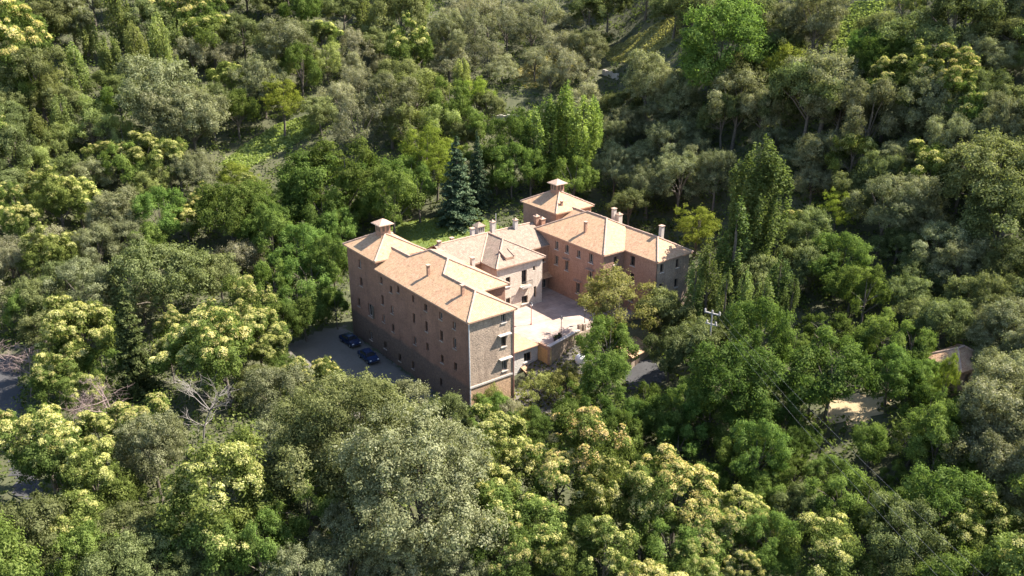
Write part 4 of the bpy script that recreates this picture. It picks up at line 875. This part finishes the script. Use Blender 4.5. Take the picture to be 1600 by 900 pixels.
# ---- dead trees
for (px, py, w, hpx, seed, depth, spread, tw, mat, lab) in (
        (308, 640, 100, 120, 3, 3, 0.62, 5, 'bark_pale', 'large bare dead tree with pale crooked limbs reaching left'),
        (180, 615, 105, 115, 11, 4, 0.66, 5, 'bark_pink', 'bare pinkish dead tree with many fine twigs left of the larger dead tree'),
        (34, 566, 100, 84, 21, 4, 0.75, 5, 'bark_pink', 'bare mauve dead bush overhanging the grey road at the left edge'),
        (48, 508, 40, 56, 31, 3, 0.6, 3, 'bark_pale', 'thin pale dead stem above the mauve dead bush')):
    pr = dead_tree(4.0, 10.0, 0.15, depth, seed, spread, tw)
    u, v, k, kz, dist = solve('D', px, py, w, hpx, pr)
    r = empty('dead_tree', (u, v, tz(u, v)), 0.3); r.scale = (k, k, kz); tag(r, lab, 'dead tree', 'bare dead trees')
    link('trunk', pr['trunk'], M[mat], r); tag(link('twigs', pr['twigs'], M[mat], r), kind='stuff')

# ------------------------------------------------------------------ undergrowth and grasses (nobody could count these)
def scatter(n, lo, hi, maxd=None):
    return rng.uniform(lo[0], hi[0], n), rng.uniform(lo[1], hi[1], n)
print('undergrowth')
n = 36000
v = 38 + (300 - 38) * rng.random(n) ** 0.8; u = rng.uniform(-0.72, 0.72, n) * (v + 22)
bx, by = w2b(u, v); keep = ~((bx > -1) & (bx < 46) & (by > -1) & (by < 37))
for Pc in CLEAR: keep &= ~inpoly(u, v, Pc)
u, v = u[keep], v[keep]; n = len(u); z = terrain(u, v)
per = 11; rad = rng.uniform(0.5, 1.7, n); cc = np.repeat(np.stack([u, v, z + rad * 0.55], 1), per, 0)
d = unit(n * per); d[:, 2] = np.abs(d[:, 2]) * 1.0 - 0.15
pts = cc + d * np.repeat(rad, per)[:, None] * (0.5 + 0.6 * rng.random((n * per, 1)))
q = leaf_quads(pts, d + 0.7 * unit(n * per) + [0, 0, 0.3], 0.42)
tag(link('undergrowth', quads_mesh('undergrowth', q, np.clip(np.repeat(rng.random(n), per) * 0.7 + 0.3 * rng.random(n * per), 0, 1)), M['under']), 'low dark green undergrowth between the trees', 'undergrowth', kind='stuff')
def tufts(name, Pc, n, mat, size, lab, hgt=0.35):
    Pc = np.array(Pc); lo, hi = Pc.min(0), Pc.max(0); x, y = scatter(n, lo, hi); k = inpoly(x, y, Pc.tolist()); x, y = x[k], y[k]; m = len(x)
    c = np.repeat(np.stack([x, y, terrain(x, y) + hgt * 0.5], 1), 4, 0) + rng.normal(0, 0.12, (m * 4, 3)) * [1, 1, 0.3]
    qd = leaf_quads(c, unit(m * 4) * [1, 1, 0.25] + [0, 0, 0.35], size)
    tag(link(name, quads_mesh(name, qd, np.repeat(rng.random(m), 4)), M[mat]), lab, 'grass', kind='stuff')
tufts('meadow_tufts', CLEAR[2], 4200, 'straw', 0.4, 'dry golden grass of the meadow near the top edge')
tufts('slope_tufts', CLEAR[3], 3500, 'upright', 0.4, 'fresh green grass on the slope at the top edge')
tufts('scrub_tufts', CLEAR[4], 2600, 'straw', 0.4, 'dry grass among the scrub bushes')
tufts('bank_tufts', BANK, 5200, 'upright', 0.5, 'pale green grass and weeds on the bank at upper left', 0.7)
tufts('lawn_tufts', CLEAR[1], 5000, 'lime', 0.2, 'short bright grass of the lawn behind the building', 0.1)
tufts('rubble_weeds', CLEAR[9], 900, 'olive', 0.32, 'weeds on the pale rubble below the terrace', 0.4)

# ------------------------------------------------------------------ cars
def car(x, y, rz, paint, label):
    u, v = b2w(x, y); e = empty('parked_car', (u, v, tz(u, v) + 0.07), YAW + rz); tag(e, label, 'car', 'cars parked beside the left wing')
    prof = [(-2.08, 0.42), (-2.12, 0.72), (-1.98, 0.98), (-1.55, 1.02), (-1.0, 1.44), (-0.2, 1.52), (0.55, 1.46), (1.12, 1.02), (1.9, 0.86), (2.12, 0.66), (2.1, 0.40)]
    bm = MB(); n = len(prof); ws = [0.74, 0.84, 0.86, 0.85, 0.62, 0.58, 0.60, 0.84, 0.80, 0.72, 0.72]
    for s in (-1, 1): bm.V += [(py_, s * w_, pz) for (py_, pz), w_ in zip(prof, ws)]
    i0 = len(bm.V)
    for s in (-1, 1): bm.V += [(p_[0], s * 0.87, 0.42) for p_ in prof]
    for k in range(n - 1): bm.F.append((k, k + 1, n + k + 1, n + k))
    for s in (0, 1):
        a = s * n; b = i0 + s * n
        for k in range(n - 1): bm.F.append((a + k, a + k + 1, b + k + 1, b + k))
    bm.F.append(tuple(i0 + k for k in (0, n - 1)) + tuple(i0 + n + k for k in (n - 1, 0)))
    me = bm.mesh('body'); bd = link('body', me, M[paint], e)
    def glass(name, pts): MB().poly(pts).build(name, M['glass'], e, fix=False)
    def lerp(a, b, f): return tuple(a[i] + (b[i] - a[i]) * f for i in range(3))
    up = lambda p_: (p_[0], p_[1], p_[2])
    for nm, (ia, ib), o in (('windscreen', (6, 7), (0.012, 0, 0.012)), ('rear_window', (3, 4), (-0.012, 0, 0.012))):
        A = [(*[prof[ia][0]], -ws[ia], prof[ia][1]), (prof[ia][0], ws[ia], prof[ia][1]), (prof[ib][0], ws[ib], prof[ib][1]), (prof[ib][0], -ws[ib], prof[ib][1])]
        c = tuple(sum(q[i] for q in A) / 4 for i in range(3)); glass(nm, [tuple(c[i] + (q[i] - c[i]) * 0.86 + o[i] for i in range(3)) for q in A])
    for s in (-1, 1):
        glass('side_window', [(-0.95, s * 0.655, 1.36), (0.5, s * 0.655, 1.38), (0.95, s * 0.79, 1.06), (-1.35, s * 0.80, 1.06)])
        for yy in (-1.3, 1.32):
            w_ = MB(); 
            for k in range(1): w_.tube([(yy, s * 0.70, 0.33), (yy, s * 0.89, 0.33)], 0.33, 14)
            wo = w_.build('wheel', M['tyre'], e); MB().tube([(yy, s * 0.888, 0.33), (yy, s * 0.90, 0.33)], 0.2, 10).build('rim', M['rim'], wo)
        MB().box(1.93, 2.09, s * 0.62 - 0.13, s * 0.62 + 0.13, 0.66, 0.80).build('headlight', M['lamp_glass'], e)
        MB().box(-2.12, -2.0, s * 0.66 - 0.1, s * 0.66 + 0.1, 0.74, 0.92).build('tail_light', M['iron_red'], e)
        MB().box(0.55, 0.68, s * 0.92 - 0.09, s * 0.92 + 0.09, 1.0, 1.13).build('wing_mirror', M[paint], e)
    MB().box(2.06, 2.15, -0.7, 0.7, 0.36, 0.52).build('bumper', M['iron'], e)
car(-2.35, 30.0, -math.pi / 2 + 0.05, 'car', 'dark blue car in the shade by the tower, farther of the two')
car(-2.65, 23.4, -math.pi / 2 - 0.03, 'car2', 'dark blue car in the shade by the wall, nearer of the two')

# ------------------------------------------------------------------ small tiled house on the right
P0, _ = ground(1490, 598); hz = tz(P0[0], P0[1]) - 0.3
hs = empty('tiled_house', (P0[0], P0[1], hz), math.radians(28)); tag(hs, 'small house with hipped tile roof half hidden among the trees on the right', 'house')
hw = MB()
for a, b, holes in (((-2.8, 2.3), (-2.8, -2.3), [(2.3, 1.4, 0.8, 1.1)]), ((-2.8, -2.3), (2.8, -2.3), [(1.6, 0.9, 0.9, 1.9), (4.0, 1.4, 0.8, 1.0)]), ((2.8, -2.3), (2.8, 2.3), []), ((2.8, 2.3), (-2.8, 2.3), [])):
    wall(hw, a, b, -1, 3.6, holes)
link('wall', hw.mesh('wall', fix=False), M['wall_right'], hs)
for a in ((-2.52, -0.4, 1.4), ): MB().box(-2.55, -2.5, -0.4, 0.4, 1.4, 2.5).build('window', M['glass'], hs)
MB().box(-1.65, -0.75, -2.02, -1.97, 0.9, 2.8).build('door', M['frame'], hs); MB().box(0.8, 1.6, -2.02, -1.97, 1.4, 2.4).build('window', M['glass'], hs)
c = [(-3.2, -2.7, 3.6), (3.2, -2.7, 3.6), (3.2, 2.7, 3.6), (-3.2, 2.7, 3.6)]; A, B = (-0.6, 0, 5.1), (0.6, 0, 5.1)
hr = roof_obj([[c[0], c[1], B, A], [c[1], c[2], B], [c[2], c[3], A, B], [c[3], c[0], A]], M['roof'], hs, 0.16)
for a, b in ((c[0], A), (c[1], B), (c[2], B), (c[3], A), (A, B)): ridge_cap(hr, a, b, 0.12)

# ------------------------------------------------------------------ utility pole and wires
P0, _ = ground(1102, 606); pu, pv = P0[0], P0[1]; pz = tz(pu, pv)
d0 = ray(1104, 487); tt = pv / d0[1]; ph = CAMZ + d0[2] * tt - pz
pole = empty('utility_pole', (pu, pv, pz), math.radians(-35)); tag(pole, 'pale utility pole with insulators in front of the poplars', 'pole')
MB().tube([(0, 0, -0.5), (0, 0, ph * 0.5), (0, 0, ph)], [0.16, 0.13, 0.09], 8).build('post', M['concrete'], pole)
for k, zz in enumerate((ph - 0.25, ph - 1.8)):
    ar = MB().box(-1.1 + 0.3 * k, 1.1 - 0.3 * k, -0.07, 0.07, zz - 0.08, zz + 0.08).build('crossarm', M['concrete'], pole)
    for xx in ((-1.0, 0.0, 1.0) if k == 0 else (-0.6, 0.6)):
        MB().lathe([(0.06, zz + 0.083), (0.15, zz + 0.2), (0.08, zz + 0.27), (0.15, zz + 0.36), (0.05, zz + 0.5)], 8, xx, -0.01).build('insulator', M['concrete'], ar)
ca, sa = math.cos(math.radians(-35)), math.sin(math.radians(-35))
for k, (xx, ex, ey, lab) in enumerate(((-1.0, 1545, 985, 'thin overhead wire of the power line, lowest left of three'), (0.0, 1580, 985, 'thin overhead wire of the power line, middle of three'), (1.0, 1630, 985, 'thin overhead wire of the power line, upper right of three'))):
    A = Vector((pu + ca * xx, pv + sa * xx, pz + ph + 0.25)); dr = ray(ex, ey); B = Vector((dr[0] * 62, dr[1] * 62, CAMZ + dr[2] * 62))
    pts = [A.lerp(B, f) - Vector((0, 0, 3.2 * f * (1 - f))) for f in np.linspace(0, 1, 24)]
    o = MB().tube(pts, 0.0075, 5).build('power_line', M['wire']); tag(o, lab, 'wire', 'power line wires')

# ------------------------------------------------------------------ odds and ends below the terrace
u, v = b2w(20.4, 0.6); gz = tz(u, v)
tank = empty('water_tank', (u, v, gz), 0); tag(tank, 'rounded white tank among bushes below the terrace wall', 'tank')
MB().lathe([(0.8, -0.2), (0.88, 0.25), (0.85, 0.7), (0.7, 1.02), (0.4, 1.2), (0.02, 1.26)], 16).build('shell', M['white'], tank, smooth=True)
MB().lathe([(0.22, 1.2), (0.22, 1.34), (0.02, 1.35)], 12).build('lid', M['concrete'], tank)
P0, _ = ground(1000, 566); gz = tz(P0[0], P0[1])
lw = empty('low_shed', (P0[0], P0[1], gz), YAW + 0.15); tag(lw, 'low shed with a sunlit tan tile roof behind the bright green tree', 'shed')
MB().box(-2.1, 2.1, 0, 2.4, -0.5, 1.7).build('wall', M['stone'], lw)
roof_obj([[(-2.4, -0.35, 1.65), (2.4, -0.35, 1.65), (2.4, 2.7, 2.5), (-2.4, 2.7, 2.5)]], M['roof'], lw, 0.12)
MB().box(-1.2, -0.3, -0.03, -0.002, -0.2, 1.45).build('door', M['frame'], lw)
def dry_wall(pa, pb, h, label):
    A, B = ground(*pa)[0], ground(*pb)[0]; L = math.hypot(B[0] - A[0], B[1] - A[1]); n = max(3, int(L / 0.9))
    e = empty('dry_stone_wall', (A[0], A[1], 0), math.atan2(B[1] - A[1], B[0] - A[0])); tag(e, label, 'wall')
    for k in range(n):
        x0, x1 = k * L / n, (k + 1) * L / n - 0.04; f = (k + 0.5) / n; z0 = tz(A[0] + (B[0] - A[0]) * f, A[1] + (B[1] - A[1]) * f); hh = h * random.uniform(0.8, 1.1)
        MB().frustum((x0 + x1) / 2, random.uniform(-0.06, 0.06), z0 - 0.8, z0 + hh, (x1 - x0) / 2, 0.36, (x1 - x0) / 2 * 0.93, 0.28).build('stone', M['trim'], e)
dry_wall((768, 190), (816, 187), 1.5, 'pale low stone wall on the slope above the yellow-green poplars')
dry_wall((942, 116), (966, 124), 1.2, 'short pale stone wall below the golden meadow')
print('done')
